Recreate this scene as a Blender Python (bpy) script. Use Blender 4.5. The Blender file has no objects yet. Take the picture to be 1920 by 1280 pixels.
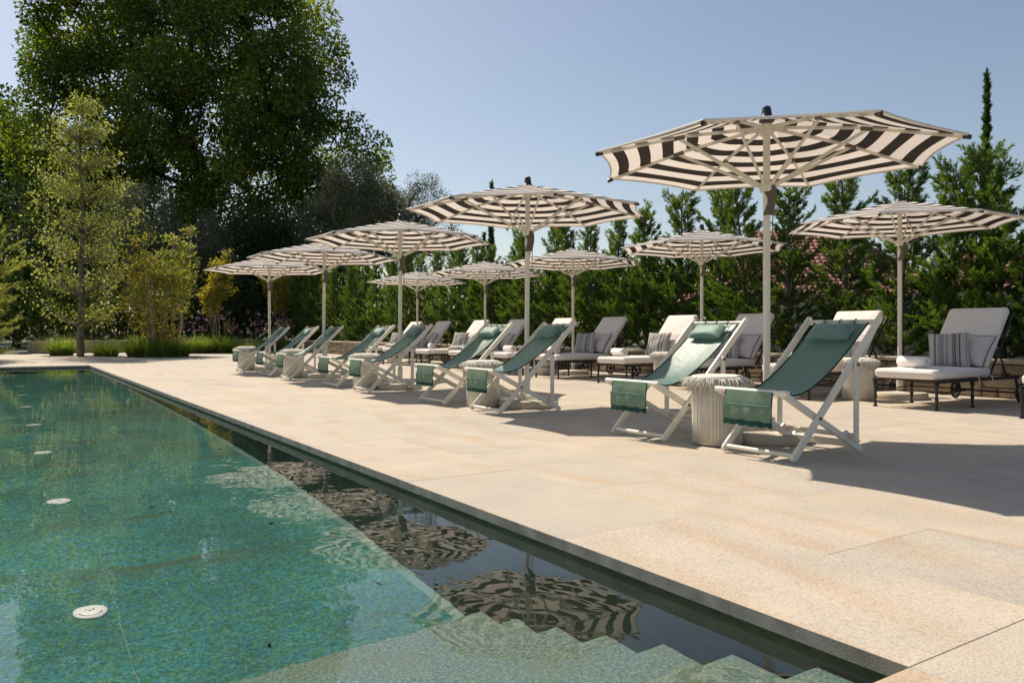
import bpy, math, random
import numpy as np
from mathutils import Vector, Matrix

random.seed(7)
RNG = np.random.default_rng(11)
sc = bpy.context.scene
COL = sc.collection
R = math.radians

# ------------------------------------------------------------------ camera, sky, sun, exposure
cam = bpy.data.objects.new('camera', bpy.data.cameras.new('camera'))
COL.objects.link(cam)
sc.camera = cam
cam.location = (0, 0, 0.9)
cam.rotation_euler = (R(90), 0, -R(33.2))
cam.data.sensor_width = 36
cam.data.lens = 27.58
cam.data.shift_y = -18 / 1920
cam.data.clip_start = 0.05
cam.data.clip_end = 3000

SUN_EL, SUN_AZ = 51.5, -5.0          # azimuth from +Y towards +X
world = bpy.data.worlds.new('World')
sc.world = world
world.use_nodes = True
_wn = world.node_tree
_sky = _wn.nodes.new('ShaderNodeTexSky')
_sky.sky_type = 'NISHITA'
_sky.sun_disc = False
_sky.sun_elevation = R(SUN_EL)
_sky.sun_rotation = R(SUN_AZ)
_sky.air_density = 1.0
_sky.dust_density = 1.0
_sky.ozone_density = 1.0
_wn.links.new(_sky.outputs[0], _wn.nodes['Background'].inputs[0])
_wn.nodes['Background'].inputs[1].default_value = 0.09
sun_dir = Vector((math.sin(R(SUN_AZ)) * math.cos(R(SUN_EL)), math.cos(R(SUN_AZ)) * math.cos(R(SUN_EL)), math.sin(R(SUN_EL))))
_sl = bpy.data.lights.new('sun', 'SUN')
_sl.energy = 4.3
_sl.angle = R(0.53)
_sl.color = (1.0, 0.95, 0.87)
_sl.cycles.is_caustics_light = True
_so = bpy.data.objects.new('sun', _sl)
COL.objects.link(_so)
_so.rotation_euler = sun_dir.to_track_quat('Z', 'Y').to_euler()
_so.location = (0, 0, 30)

sc.view_settings.view_transform = 'Standard'
sc.view_settings.look = 'None'
sc.view_settings.gamma = 1.0
sc.view_settings.use_curve_mapping = False
sc.view_settings.exposure = 0.38
sc.view_settings.use_white_balance = True        # daylight balance a little on the warm side, as the photograph
sc.view_settings.white_balance_temperature = 7200
sc.view_settings.white_balance_tint = 12
sc.cycles.use_denoising = True
sc.cycles.max_bounces = 10
sc.cycles.transparent_max_bounces = 12
sc.cycles.sample_clamp_indirect = 6.0

# ------------------------------------------------------------------ helpers: meshes
class MB:
    """collects shapes, then build() links them as one mesh object"""
    def __init__(s):
        s.v = []; s.f = []
    def add(s, vs, fs):
        o = len(s.v)
        s.v += [tuple(p) for p in vs]
        s.f += [tuple(i + o for i in f) for f in fs]
        return s
    def box(s, x0, x1, y0, y1, z0, z1, c=0.0):
        if c <= 0:
            v = [(x, y, z) for x in (x0, x1) for y in (y0, y1) for z in (z0, z1)]
            return s.add(v, [(0, 1, 3, 2), (4, 6, 7, 5), (0, 4, 5, 1), (2, 3, 7, 6), (0, 2, 6, 4), (1, 5, 7, 3)])
        def ring(z, e):
            a, b, d, g = x0 + e, x1 - e, y0 + e, y1 - e
            return [(a, d, z), (b, d, z), (b, g, z), (a, g, z)]
        v = ring(z0, 0) + ring(z1 - c, 0) + ring(z1, c)
        f = [(3, 2, 1, 0), (8, 9, 10, 11)]
        for k in (0, 4):
            for i in range(4):
                j = (i + 1) % 4
                f.append((k + i, k + j, k + 4 + j, k + 4 + i))
        return s.add(v, f)
    def loft(s, rings, cap=True, closed=True):
        n = len(rings[0]); o = []
        for r in rings: o += list(r)
        f = []
        for k in range(len(rings) - 1):
            for i in range(n if closed else n - 1):
                j = (i + 1) % n
                f.append((k * n + i, k * n + j, (k + 1) * n + j, (k + 1) * n + i))
        if cap:
            f.append(tuple(range(n))[::-1])
            f.append(tuple((len(rings) - 1) * n + i for i in range(n)))
        return s.add(o, f)
    def tube(s, pts, r, n=8, cap=True):
        pts = [Vector(p) for p in pts]
        rs = r if isinstance(r, (list, tuple)) else [r] * len(pts)
        rings = []
        t0 = (pts[1] - pts[0]).normalized()
        up = Vector((0, 0, 1)) if abs(t0.z) < .9 else Vector((1, 0, 0))
        a = t0.cross(up).normalized()
        for i, p in enumerate(pts):
            if i == 0: t = pts[1] - pts[0]
            elif i == len(pts) - 1: t = pts[-1] - pts[-2]
            else: t = (pts[i + 1] - pts[i]).normalized() + (pts[i] - pts[i - 1]).normalized()
            t = t.normalized()
            a = (a - t * a.dot(t))
            a = a.normalized() if a.length > 1e-6 else t.orthogonal().normalized()
            b = t.cross(a)
            rings.append([p + (a * math.cos(2 * math.pi * k / n) + b * math.sin(2 * math.pi * k / n)) * rs[i] for k in range(n)])
        return s.loft(rings, cap)
    def bar(s, p0, p1, w, t, side=(0, 1, 0), c=0.25, endround=False):
        """bar of width w (perpendicular to side) and thickness t (along side), chamfered"""
        p0 = Vector(p0); p1 = Vector(p1)
        d = (p1 - p0).normalized(); sd = Vector(side)
        sd = (sd - d * sd.dot(d)).normalized(); up = sd.cross(d).normalized()
        h, q = w / 2, t / 2; e = min(h, q) * c * 2
        prof = [(h, q - e), (h - e, q), (-h + e, q), (-h, q - e), (-h, -q + e), (-h + e, -q), (h - e, -q), (h, -q + e)]
        def ring(p, k=1.0, kt=1.0): return [p + up * (a * k) + sd * (b * kt) for a, b in prof]
        if endround:
            L = h
            rr = []
            for a in (90, 60, 30): rr.append(ring(p0 - d * (L * math.sin(R(a))) , max(.12, math.cos(R(a))), .9 if a == 90 else 1))
            rr.append(ring(p0)); rr.append(ring(p1))
            for a in (30, 60, 90): rr.append(ring(p1 + d * (L * math.sin(R(a))), max(.12, math.cos(R(a))), .9 if a == 90 else 1))  # shade put into the leaf colour: the evergreens' dark leaf keeps this tree dim
            return s.loft(rr)
        return s.loft([ring(p0), ring(p1)])
    def lathe(s, prof, n=16, c=(0, 0, 0), axis='z'):
        rings = []
        for r, z in prof:
            ring = []
            for k in range(n):
                a = 2 * math.pi * k / n
                x, y = r * math.cos(a), r * math.sin(a)
                if axis == 'z': q = (c[0] + x, c[1] + y, c[2] + z)
                elif axis == 'y': q = (c[0] + x, c[1] + z, c[2] - y)
                else: q = (c[0] + z, c[1] + x, c[2] + y)
                ring.append(q)
            rings.append(ring)
        return s.loft(rings)
    def rbox(s, hx, hy, hz, r, puff=0.0, mid=3, M=None, wob=0.0):
        def samp(h):
            e = [0, .25, .6, 1.0]
            lo = [-h + r * k for k in e]; hi = [h - r * k for k in e][::-1]
            m = [(-h + r) + (2 * h - 2 * r) * (k + 1) / (mid + 1) for k in range(mid)]
            return lo + m + hi
        S = [samp(hx), samp(hy), samp(hz)]; H = (hx, hy, hz)
        idx = {}; vs = []; fs = []
        def vid(q):
            key = tuple(round(c, 5) for c in q)
            if key not in idx:
                inn = [max(-(H[i] - r), min(H[i] - r, q[i])) for i in range(3)]
                d = Vector([q[i] - inn[i] for i in range(3)])
                if d.length > 1e-9: d = d.normalized() * r
                p = Vector(inn) + d
                k = max(0, 1 - (q[0] / hx) ** 2) * max(0, 1 - (q[1] / hy) ** 2)
                p.z += puff * k * (1 if p.z > 0 else -.4)
                if wob:
                    p.z += wob * math.sin(q[0] * 9 + q[1] * 5) * (1 if q[2] > 0 else 0)
                    p.x += wob * .6 * math.sin(q[1] * 13 + 1); p.y += wob * .6 * math.sin(q[0] * 11)
                idx[key] = len(vs); vs.append(M @ p if M else p)
            return idx[key]
        for ax in range(3):
            u, v = [(1, 2), (2, 0), (0, 1)][ax]
            for sg in (-1, 1):
                for i in range(len(S[u]) - 1):
                    for j in range(len(S[v]) - 1):
                        quad = []
                        for a, b in ((i, j), (i + 1, j), (i + 1, j + 1), (i, j + 1)):
                            q = [0, 0, 0]; q[ax] = sg * H[ax]; q[u] = S[u][a]; q[v] = S[v][b]
                            quad.append(vid(q))
                        if sg < 0: quad = quad[::-1]
                        fs.append(tuple(quad))
        return s.add(vs, fs)
    def xf(s, M):
        s.v = [tuple(M @ Vector(p)) for p in s.v]; return s
    def mesh(s, name, mat, smooth=0):
        me = bpy.data.meshes.new(name)
        me.from_pydata(s.v, [], s.f)
        if mat: me.materials.append(mat)
        if smooth:
            me.polygons.foreach_set('use_smooth', [True] * len(me.polygons))
            if smooth < 180: me.set_sharp_from_angle(angle=R(smooth))
        me.update()
        return me
    def build(s, name, mat, parent=None, smooth=0, loc=(0, 0, 0)):
        return link(name, s.mesh(name, mat, smooth), parent, loc)

def link(name, data, parent=None, loc=(0, 0, 0), rz=0.0):
    o = bpy.data.objects.new(name, data)
    COL.objects.link(o)
    o.location = loc
    if rz: o.rotation_euler = (0, 0, rz)
    if parent: o.parent = parent
    return o

def thing(name, label, cat, loc=(0, 0, 0), rz=0.0, group=None):
    o = link(name, None, None, loc, rz)
    return tag(o, label, cat, group)

def tag(o, label, cat, group=None):
    o['label'] = label; o['category'] = cat
    if group: o['group'] = group
    return o

def struct(o):
    o['kind'] = 'structure'; return o

CH = {}
def kids(o): return [c for c in COL.objects if c.parent == o]

def dup(root, loc, rz=None, label=None):
    tree = CH.get(root.name)
    if tree is None:
        tree = [(c, kids(c)) for c in kids(root)]
        CH[root.name] = tree
    r = root.copy(); COL.objects.link(r); r.location = loc
    if rz is not None: r.rotation_euler = (0, 0, rz)
    if label: r['label'] = label
    for c, gs in tree:
        k = c.copy(); COL.objects.link(k); k.parent = r
        for g in gs:
            q = g.copy(); COL.objects.link(q); q.parent = k
    return r

# ------------------------------------------------------------------ helpers: materials
def newmat(name):
    m = bpy.data.materials.new(name); m.use_nodes = True
    nt = m.node_tree
    return m, nt, nt.nodes['Principled BSDF']

def node(nt, typ, **kw):
    n = nt.nodes.new(typ)
    for k, v in kw.items():
        if k.startswith('i_'): n.inputs[k[2:].replace('_', ' ')].default_value = v
        else: setattr(n, k, v)
    return n

def ramp(nt, stops, interp='LINEAR'):
    n = nt.nodes.new('ShaderNodeValToRGB'); cr = n.color_ramp; cr.interpolation = interp
    while len(cr.elements) < len(stops): cr.elements.new(0.5)
    for e, (p, c) in zip(cr.elements, stops):
        e.position = p; e.color = (*c, 1) if len(c) == 3 else c
    return n

def mixc(nt, fac, a, b, blend='MIX'):
    n = nt.nodes.new('ShaderNodeMix'); n.data_type = 'RGBA'; n.blend_type = blend
    for s, val in ((n.inputs[0], fac), (n.inputs[6], a), (n.inputs[7], b)):
        if hasattr(val, 'is_output') or isinstance(val, bpy.types.NodeSocket): nt.links.new(val, s)
        elif isinstance(val, (int, float)): s.default_value = val
        else: s.default_value = (*val, 1)
    return n.outputs[2]

def coords(nt, world=False, rand=False, scale=None):
    if world: v = node(nt, 'ShaderNodeNewGeometry').outputs['Position']
    else: v = node(nt, 'ShaderNodeTexCoord').outputs['Object']
    if rand:
        oi = node(nt, 'ShaderNodeObjectInfo')
        mu = node(nt, 'ShaderNodeVectorMath', operation='SCALE'); mu.inputs[0].default_value = (37.1, 91.7, 53.3)
        nt.links.new(oi.outputs['Random'], mu.inputs['Scale'])
        ad = node(nt, 'ShaderNodeVectorMath', operation='ADD')
        nt.links.new(v, ad.inputs[0]); nt.links.new(mu.outputs[0], ad.inputs[1]); v = ad.outputs[0]
    if scale:
        mp = node(nt, 'ShaderNodeMapping'); mp.inputs['Scale'].default_value = scale
        nt.links.new(v, mp.inputs['Vector']); v = mp.outputs[0]
    return v

def noise(nt, vec, scale, detail=4, rough=.55, dist=0.0):
    n = node(nt, 'ShaderNodeTexNoise'); n.inputs['Scale'].default_value = scale
    n.inputs['Detail'].default_value = detail; n.inputs['Roughness'].default_value = rough; n.inputs['Distortion'].default_value = dist
    nt.links.new(vec, n.inputs['Vector']); return n.outputs['Fac']

def bump(nt, h, strength, dist, bsdf, prev=None):
    b = node(nt, 'ShaderNodeBump'); b.inputs['Strength'].default_value = strength; b.inputs['Distance'].default_value = dist
    nt.links.new(h, b.inputs['Height'])
    if prev: nt.links.new(prev, b.inputs['Normal'])
    if bsdf: nt.links.new(b.outputs[0], bsdf.inputs['Normal'])
    return b.outputs[0]

def plain(name, c, rough=.6, var=.12, vs=3.0, bs=60, bstr=.15, bd=.003, metal=0.0, world=False, rand=True, dirt=None, spec=.5):
    m, nt, b = newmat(name)
    v = coords(nt, world, rand)
    f = noise(nt, v, vs)
    lo = tuple(x * (1 - var) for x in c); hi = tuple(min(1, x * (1 + var)) for x in c)
    r = ramp(nt, [(.3, lo), (.7, hi)]); nt.links.new(f, r.inputs[0])
    col = r.outputs[0]
    if dirt:
        d = ramp(nt, [(.55, (0, 0, 0)), (.75, (1, 1, 1))]); nt.links.new(noise(nt, v, vs * 2.7, 6, .7), d.inputs[0])
        col = mixc(nt, d.outputs[0], col, dirt)
    nt.links.new(col, b.inputs['Base Color'])
    b.inputs['Roughness'].default_value = rough; b.inputs['Metallic'].default_value = metal
    b.inputs['Specular IOR Level'].default_value = spec
    if bstr: bump(nt, noise(nt, v, bs, 3), bstr, bd, b)
    return m

def fabric(name, c, transl=0.0, var=.08, weave=900, rough=.9, tcol=None, wr=0.0):
    m, nt, b = newmat(name)
    v = coords(nt, False, True)
    f = noise(nt, v, 5, 3)
    r = ramp(nt, [(.3, tuple(x * (1 - var) for x in c)), (.7, tuple(min(1, x * (1 + var)) for x in c))]); nt.links.new(f, r.inputs[0])
    nt.links.new(r.outputs[0], b.inputs['Base Color']); b.inputs['Roughness'].default_value = rough
    b.inputs['Specular IOR Level'].default_value = .2
    n1 = bump(nt, noise(nt, v, weave, 1), .25, .001, None)
    nn = bump(nt, noise(nt, v, 14, 3, .5, .6), wr, .012, b, n1) if wr else n1
    if not wr: nt.links.new(n1, b.inputs['Normal'])
    if transl:
        tr = node(nt, 'ShaderNodeBsdfTranslucent'); tr.inputs[0].default_value = (*(tcol or c), 1)
        mx = node(nt, 'ShaderNodeMixShader'); mx.inputs[0].default_value = transl
        nt.links.new(b.outputs[0], mx.inputs[1]); nt.links.new(tr.outputs[0], mx.inputs[2])
        nt.links.new(mx.outputs[0], nt.nodes['Material Output'].inputs[0])
    return m

def leafmat(name, cols, transl=.45, tcol=None, gloss=.06, patch=.35):
    """cols: dark, mid, light - real leaf colours varied leaf by leaf and bough by bough"""
    m, nt, b = newmat(name)
    nt.nodes.remove(b)
    at = node(nt, 'ShaderNodeAttribute'); at.attribute_name = 'tint'
    big = noise(nt, coords(nt, False, True), patch, 2)
    ad = node(nt, 'ShaderNodeMath', operation='MULTIPLY_ADD'); ad.inputs[1].default_value = .6; ad.inputs[2].default_value = -.3
    nt.links.new(big, ad.inputs[0])
    su = node(nt, 'ShaderNodeMath', operation='ADD'); nt.links.new(at.outputs['Fac'], su.inputs[0]); nt.links.new(ad.outputs[0], su.inputs[1])
    r = ramp(nt, [(0, cols[0]), (.5, cols[1]), (1, cols[2])]); nt.links.new(su.outputs[0], r.inputs[0])
    di = node(nt, 'ShaderNodeBsdfDiffuse'); nt.links.new(r.outputs[0], di.inputs[0])
    tr = node(nt, 'ShaderNodeBsdfTranslucent')
    nt.links.new(mixc(nt, 1.0, r.outputs[0], tcol or (1.5, 1.6, .6), 'MULTIPLY'), tr.inputs[0])
    mx = node(nt, 'ShaderNodeMixShader'); mx.inputs[0].default_value = transl
    nt.links.new(di.outputs[0], mx.inputs[1]); nt.links.new(tr.outputs[0], mx.inputs[2])
    gl = node(nt, 'ShaderNodeBsdfGlossy'); gl.inputs['Roughness'].default_value = .45
    m2 = node(nt, 'ShaderNodeMixShader'); m2.inputs[0].default_value = gloss * .5
    nt.links.new(mx.outputs[0], m2.inputs[1]); nt.links.new(gl.outputs[0], m2.inputs[2])
    nt.links.new(m2.outputs[0], nt.nodes['Material Output'].inputs[0])
    return m

MAT = {}
def slab_material(name, world):
    m, nt, b = newmat(name)
    v = coords(nt, world, not world)
    # flowing rust-pink bands of the stone
    mp = node(nt, 'ShaderNodeMapping'); mp.inputs['Scale'].default_value = (.75, .5, 1); nt.links.new(v, mp.inputs['Vector'])
    wv = node(nt, 'ShaderNodeTexWave'); wv.inputs['Scale'].default_value = .9; wv.inputs['Distortion'].default_value = 16
    wv.inputs['Detail'].default_value = 3; wv.inputs['Detail Scale'].default_value = .45; nt.links.new(mp.outputs[0], wv.inputs['Vector'])
    rw = ramp(nt, [(.55, (0, 0, 0)), (.95, (1, 1, 1))]); nt.links.new(wv.outputs['Fac'], rw.inputs[0])
    big = ramp(nt, [(.42, (0, 0, 0)), (.7, (1, 1, 1))]); nt.links.new(noise(nt, v, .8, 3), big.inputs[0])
    mm = node(nt, 'ShaderNodeMath', operation='MULTIPLY'); nt.links.new(rw.outputs[0], mm.inputs[0]); nt.links.new(big.outputs[0], mm.inputs[1])
    c = mixc(nt, mm.outputs[0], (.475, .425, .35), (.465, .36, .26))
    r2 = ramp(nt, [(.3, (.90, .90, .92)), (.7, (1.07, 1.05, 1.02))]); nt.links.new(noise(nt, v, 2.2, 4), r2.inputs[0])
    c = mixc(nt, 1.0, c, r2.outputs[0], 'MULTIPLY')
    # fine grain
    g = ramp(nt, [(.32, (.62, .60, .58)), (.5, (1, 1, 1)), (.68, (1.16, 1.15, 1.14))]); nt.links.new(noise(nt, v, 95, 2, .8), g.inputs[0])
    c = mixc(nt, .75, c, g.outputs[0], 'MULTIPLY')
    # sparse dark flecks
    vo = node(nt, 'ShaderNodeTexVoronoi'); vo.inputs['Scale'].default_value = 5.5; vo.inputs['Randomness'].default_value = 1
    mp2 = node(nt, 'ShaderNodeMapping'); mp2.inputs['Scale'].default_value = (1, .55, 1); nt.links.new(v, mp2.inputs['Vector']); nt.links.new(mp2.outputs[0], vo.inputs['Vector'])
    fl = ramp(nt, [(.018, (1, 1, 1)), (.05, (0, 0, 0))]); nt.links.new(vo.outputs['Distance'], fl.inputs[0])
    c = mixc(nt, fl.outputs[0], c, (.20, .155, .12))
    if not world:
        oi = node(nt, 'ShaderNodeObjectInfo'); rr = ramp(nt, [(0, (.93, .935, .95)), (.5, (1, 1, 1)), (1, (1.04, 1.01, .97))]); nt.links.new(oi.outputs['Random'], rr.inputs[0])
        c = mixc(nt, 1.0, c, rr.outputs[0], 'MULTIPLY')
    nt.links.new(c, b.inputs['Base Color']); b.inputs['Roughness'].default_value = .82
    b.inputs['Specular IOR Level'].default_value = .3
    bump(nt, noise(nt, v, 120, 3, .7), .35, .003, b)
    return m

def setup_materials():
    M = MAT
    M['slab'] = slab_material('pink_granite', False)
    M['slab_far'] = slab_material('pink_granite_field', True)
    M['joint'] = plain('joint_sand', (.40, .34, .27), .95, .2, 4, world=True)
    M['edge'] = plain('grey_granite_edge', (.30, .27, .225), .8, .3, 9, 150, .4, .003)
    # pool stone
    m, nt, b = newmat('pool_floor_stone')
    v = coords(nt, True)
    gr = noise(nt, v, 48, 4, .75)
    r = ramp(nt, [(.25, (.006, .05, .05)), (.42, (.022, .15, .135)), (.55, (.05, .25, .215)), (.68, (.11, .38, .31)), (.82, (.36, .58, .47))]); nt.links.new(gr, r.inputs[0])
    hv = ramp(nt, [(.38, (1.25, 1.02, .72)), (.5, (1, 1, 1)), (.62, (.8, 1.0, 1.25))]); nt.links.new(noise(nt, v, 17, 2, .6), hv.inputs[0])
    n2 = ramp(nt, [(.35, (.7, .76, .74)), (.7, (1.25, 1.2, 1.15))]); nt.links.new(noise(nt, v, 1.1, 4), n2.inputs[0])
    c = mixc(nt, 1.0, mixc(nt, 1.0, r.outputs[0], hv.outputs[0], 'MULTIPLY'), n2.outputs[0], 'MULTIPLY')
    st = ramp(nt, [(.56, (0, 0, 0)), (.72, (1, 1, 1))]); nt.links.new(noise(nt, coords(nt, True, False, (.35, 1.7, 1)), 1.3, 5, .6, .5), st.inputs[0])
    mf = node(nt, 'ShaderNodeMath', operation='MULTIPLY'); mf.inputs[1].default_value = .85; nt.links.new(st.outputs[0], mf.inputs[0])
    c = mixc(nt, mf.outputs[0], c, (.075, .095, .04))
    nt.links.new(c, b.inputs['Base Color']); b.inputs['Roughness'].default_value = .8
    bump(nt, gr, .4, .004, b)
    M['pool_floor'] = m
    M['pool_grout'] = plain('pool_grout', (.14, .27, .23), .8, .2, 3, 60, .2, .002, world=True)
    m, nt, b = newmat('pool_step_stone')
    v = coords(nt, True)
    r = ramp(nt, [(.25, (.035, .08, .07)), (.42, (.10, .18, .15)), (.56, (.20, .30, .245)), (.7, (.33, .43, .35)), (.82, (.52, .6, .5))]); nt.links.new(noise(nt, v, 75, 4, .75), r.inputs[0])
    st = ramp(nt, [(.5, (0, 0, 0)), (.68, (1, 1, 1))]); nt.links.new(noise(nt, v, 2.3, 5, .6), st.inputs[0])
    mf = node(nt, 'ShaderNodeMath', operation='MULTIPLY'); mf.inputs[1].default_value = .62; nt.links.new(st.outputs[0], mf.inputs[0])
    c = mixc(nt, mf.outputs[0], r.outputs[0], (.19, .21, .08))
    nt.links.new(c, b.inputs['Base Color']); b.inputs['Roughness'].default_value = .85
    M['pool_step'] = m
    M['pool_wall'] = plain('pool_wall_stone', (.11, .115, .08), .8, .4, 3, 60, .4, .004, world=True, rand=False)
    # water
    m, nt, b = newmat('pool_water'); nt.nodes.remove(b)
    gl = node(nt, 'ShaderNodeBsdfGlass'); gl.inputs['IOR'].default_value = 1.333; gl.inputs['Roughness'].default_value = 0
    v = coords(nt, True)
    a = noise(nt, coords(nt, True, False, (1, .75, 1)), 7.5, 1.5, .5, .5); d = noise(nt, v, 1.6, 2)
    n1 = bump(nt, d, 1.0, .003, None); n2 = bump(nt, a, 1.0, .00095, None, n1)
    nt.links.new(n2, gl.inputs['Normal']); nt.links.new(gl.outputs[0], nt.nodes['Material Output'].inputs[0])
    M['water'] = m
    M['white_wood'] = plain('cream_painted_wood', (.80, .745, .63), .45, .05, 6, 40, .1, .002, dirt=(.72, .655, .53))
    M['metal_cream'] = plain('cream_aluminium', (.76, .71, .62), .4, .04, 5, 0, 0)
    M['green'] = fabric('green_canvas', (.095, .195, .165), .2, .1, 900, .42, (.15, .32, .26), .3)
    M['green_flap'] = fabric('green_mesh_canvas', (.26, .385, .29), .5, .1, 900, .8, (.37, .51, .38), .5)
    M['green_dark'] = fabric('dark_green_binding', (.012, .065, .052), .05)
    M['green_pillow'] = fabric('green_pillow_canvas', (.125, .235, .20), 0, .08, 900, .6, None, .35)
    for q in ('green', 'green_pillow'):
        b_ = M[q].node_tree.nodes['Principled BSDF']; b_.inputs['Sheen Weight'].default_value = .55; b_.inputs['Sheen Roughness'].default_value = .35; b_.inputs['Sheen Tint'].default_value = (.75, 1, .92, 1); b_.inputs['Specular IOR Level'].default_value = .5
    M['black'] = plain('black_plastic', (.025, .025, .03), .4, .1, 5, 0, 0)
    M['iron'] = plain('dark_iron', (.03, .027, .026), .5, .25, 20, 80, .3, .002, .3)
    M['taupe'] = fabric('taupe_strap', (.17, .14, .115), .1, .12)
    M['concrete'] = plain('cast_stone', (.52, .46, .37), .85, .15, 6, 120, .4, .003)
    M['rope'] = fabric('cream_rope', (.80, .745, .64), .12, .12, 300)
    M['fringe'] = fabric('ivory_fringe', (.83, .80, .73), .25, .08, 300)
    M['cushion'] = fabric('off_white_canvas', (.82, .765, .715), .06, .04, 700, .9, None, .3)
    M['plain_pillow'] = fabric('pale_grey_linen', (.62, .56, .53), .05, .05, 700, .9, None, .4)
    M['piping'] = fabric('charcoal_piping', (.06, .055, .055))
    M['towel'] = fabric('white_terry', (.85, .81, .78), .05, .05, 260, 1.0, None, .6)
    M['red'] = fabric('red_tag', (.7, .03, .06), .3)
    # striped scatter cushion
    m, nt, b = newmat('striped_linen')
    tc = node(nt, 'ShaderNodeTexCoord'); sp = node(nt, 'ShaderNodeSeparateXYZ'); nt.links.new(tc.outputs['Object'], sp.inputs[0])
    mu = node(nt, 'ShaderNodeMath', operation='MULTIPLY'); mu.inputs[1].default_value = 105; nt.links.new(sp.outputs['Y'], mu.inputs[0])
    fl = node(nt, 'ShaderNodeMath', operation='FLOOR'); nt.links.new(mu.outputs[0], fl.inputs[0])
    wn = node(nt, 'ShaderNodeTexWhiteNoise', noise_dimensions='1D'); nt.links.new(fl.outputs[0], wn.inputs['W'])
    r = ramp(nt, [(0, (.46, .43, .39)), (.36, (.16, .16, .155)), (.52, (.29, .29, .275)), (.66, (.54, .50, .45)), (.84, (.085, .085, .085)), (.92, (.20, .225, .22))], 'CONSTANT'); nt.links.new(wn.outputs['Value'], r.inputs[0])
    nt.links.new(r.outputs[0], b.inputs['Base Color']); b.inputs['Roughness'].default_value = .9
    bump(nt, noise(nt, tc.outputs['Object'], 14, 3), .3, .01, b)
    M['stripe_pillow'] = m
    # striped canopy: stripes follow the weave distance 's' from apex to rim
    m, nt, b = newmat('striped_canopy')
    at = node(nt, 'ShaderNodeAttribute'); at.attribute_name = 's'
    a1 = node(nt, 'ShaderNodeMath', operation='MULTIPLY_ADD'); a1.inputs[1].default_value = -6.55; a1.inputs[2].default_value = 6.55 + .62
    nt.links.new(at.outputs['Fac'], a1.inputs[0])
    fr = node(nt, 'ShaderNodeMath', operation='FRACT'); nt.links.new(a1.outputs[0], fr.inputs[0])
    lt = node(nt, 'ShaderNodeMath', operation='LESS_THAN'); lt.inputs[1].default_value = .48; nt.links.new(fr.outputs[0], lt.inputs[0])
    vv = coords(nt, False, True)
    w_ = ramp(nt, [(.3, (.77, .73, .70)), (.7, (.83, .80, .77))]); nt.links.new(noise(nt, vv, 2, 3), w_.inputs[0])
    c = mixc(nt, lt.outputs[0], w_.outputs[0], (.032, .028, .025))
    nt.links.new(c, b.inputs['Base Color']); b.inputs['Roughness'].default_value = .85; b.inputs['Specular IOR Level'].default_value = .25
    bump(nt, noise(nt, vv, 3, 2), .25, .02, b)
    tr = node(nt, 'ShaderNodeBsdfTranslucent'); nt.links.new(mixc(nt, lt.outputs[0], (.86, .76, .67), (.03, .024, .02)), tr.inputs[0])
    mx = node(nt, 'ShaderNodeMixShader'); mx.inputs[0].default_value = .36
    nt.links.new(b.outputs[0], mx.inputs[1]); nt.links.new(tr.outputs[0], mx.inputs[2]); nt.links.new(mx.outputs[0], nt.nodes['Material Output'].inputs[0])
    M['canopy'] = m
    M['hem'] = fabric('ivory_hem', (.78, .74, .69), .2)
    # garden
    m, nt, b = newmat('rubble_stone')
    v = coords(nt, False, True); oi = node(nt, 'ShaderNodeObjectInfo')
    r = ramp(nt, [(0, (.27, .21, .15)), (.35, (.40, .32, .23)), (.6, (.46, .36, .23)), (.8, (.33, .29, .24)), (1, (.5, .42, .32))]); nt.links.new(oi.outputs['Random'], r.inputs[0])
    r2 = ramp(nt, [(.3, (.7, .7, .7)), (.7, (1.15, 1.13, 1.1))]); nt.links.new(noise(nt, v, 9, 5, .65), r2.inputs[0])
    nt.links.new(mixc(nt, 1.0, r.outputs[0], r2.outputs[0], 'MULTIPLY'), b.inputs['Base Color']); b.inputs['Roughness'].default_value = .9
    bump(nt, noise(nt, v, 22, 5, .7), .7, .012, b)
    M['stone'] = m
    M['mortar'] = plain('mortar', (.30, .26, .20), .95, .2, 8, 60, .4, .004, world=True)
    M['cap'] = plain('cap_stone', (.52, .43, .33), .85, .12, 3, 100, .4, .003)
    M['soil'] = plain('bark_mulch', (.075, .055, .038), .95, .5, 14, 40, .9, .03, world=True)
    M['ground'] = plain('dry_grass_ground', (.07, .08, .035), .95, .4, .3, 10, .5, .05, world=True)
    M['bark'] = plain('grey_bark', (.15, .125, .10), .9, .35, 6, 30, .8, .02)
    M['bark_dark'] = plain('dark_bark', (.06, .05, .04), .9, .35, 6, 30, .8, .02)
    M['bark_pale'] = plain('pale_bark', (.36, .28, .2), .85, .25, 6, 30, .5, .01)
    M['plane_leaf'] = leafmat('broad_leaf', [(.036, .072, .012), (.092, .148, .026), (.24, .265, .055)], .52, (1.5, 1.55, .4), .07, .22)
    M['olive_leaf'] = leafmat('olive_leaf', [(.06, .075, .05), (.115, .13, .09), (.20, .21, .15)], .3, (1.1, 1.2, .7), .06, .3)
    M['dark_leaf'] = leafmat('dark_evergreen_and_shaded_leaf', [(.02, .036, .013), (.04, .066, .022), (.08, .11, .035)], .35, None, .05, .3)
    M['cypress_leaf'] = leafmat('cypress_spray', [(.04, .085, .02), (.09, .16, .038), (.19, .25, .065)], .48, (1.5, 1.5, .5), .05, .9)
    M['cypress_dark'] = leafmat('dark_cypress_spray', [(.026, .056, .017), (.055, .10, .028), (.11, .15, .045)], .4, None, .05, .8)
    M['lime_leaf'] = leafmat('yellow_green_leaf', [(.13, .17, .04), (.28, .31, .085), (.48, .48, .18)], .5, (1.25, 1.25, .6), .08, .8)
    M['gold_leaf'] = leafmat('golden_leaf', [(.09, .15, .025), (.21, .25, .045), (.44, .27, .05)], .5, (1.25, 1.1, .5), .06, .9)
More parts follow.
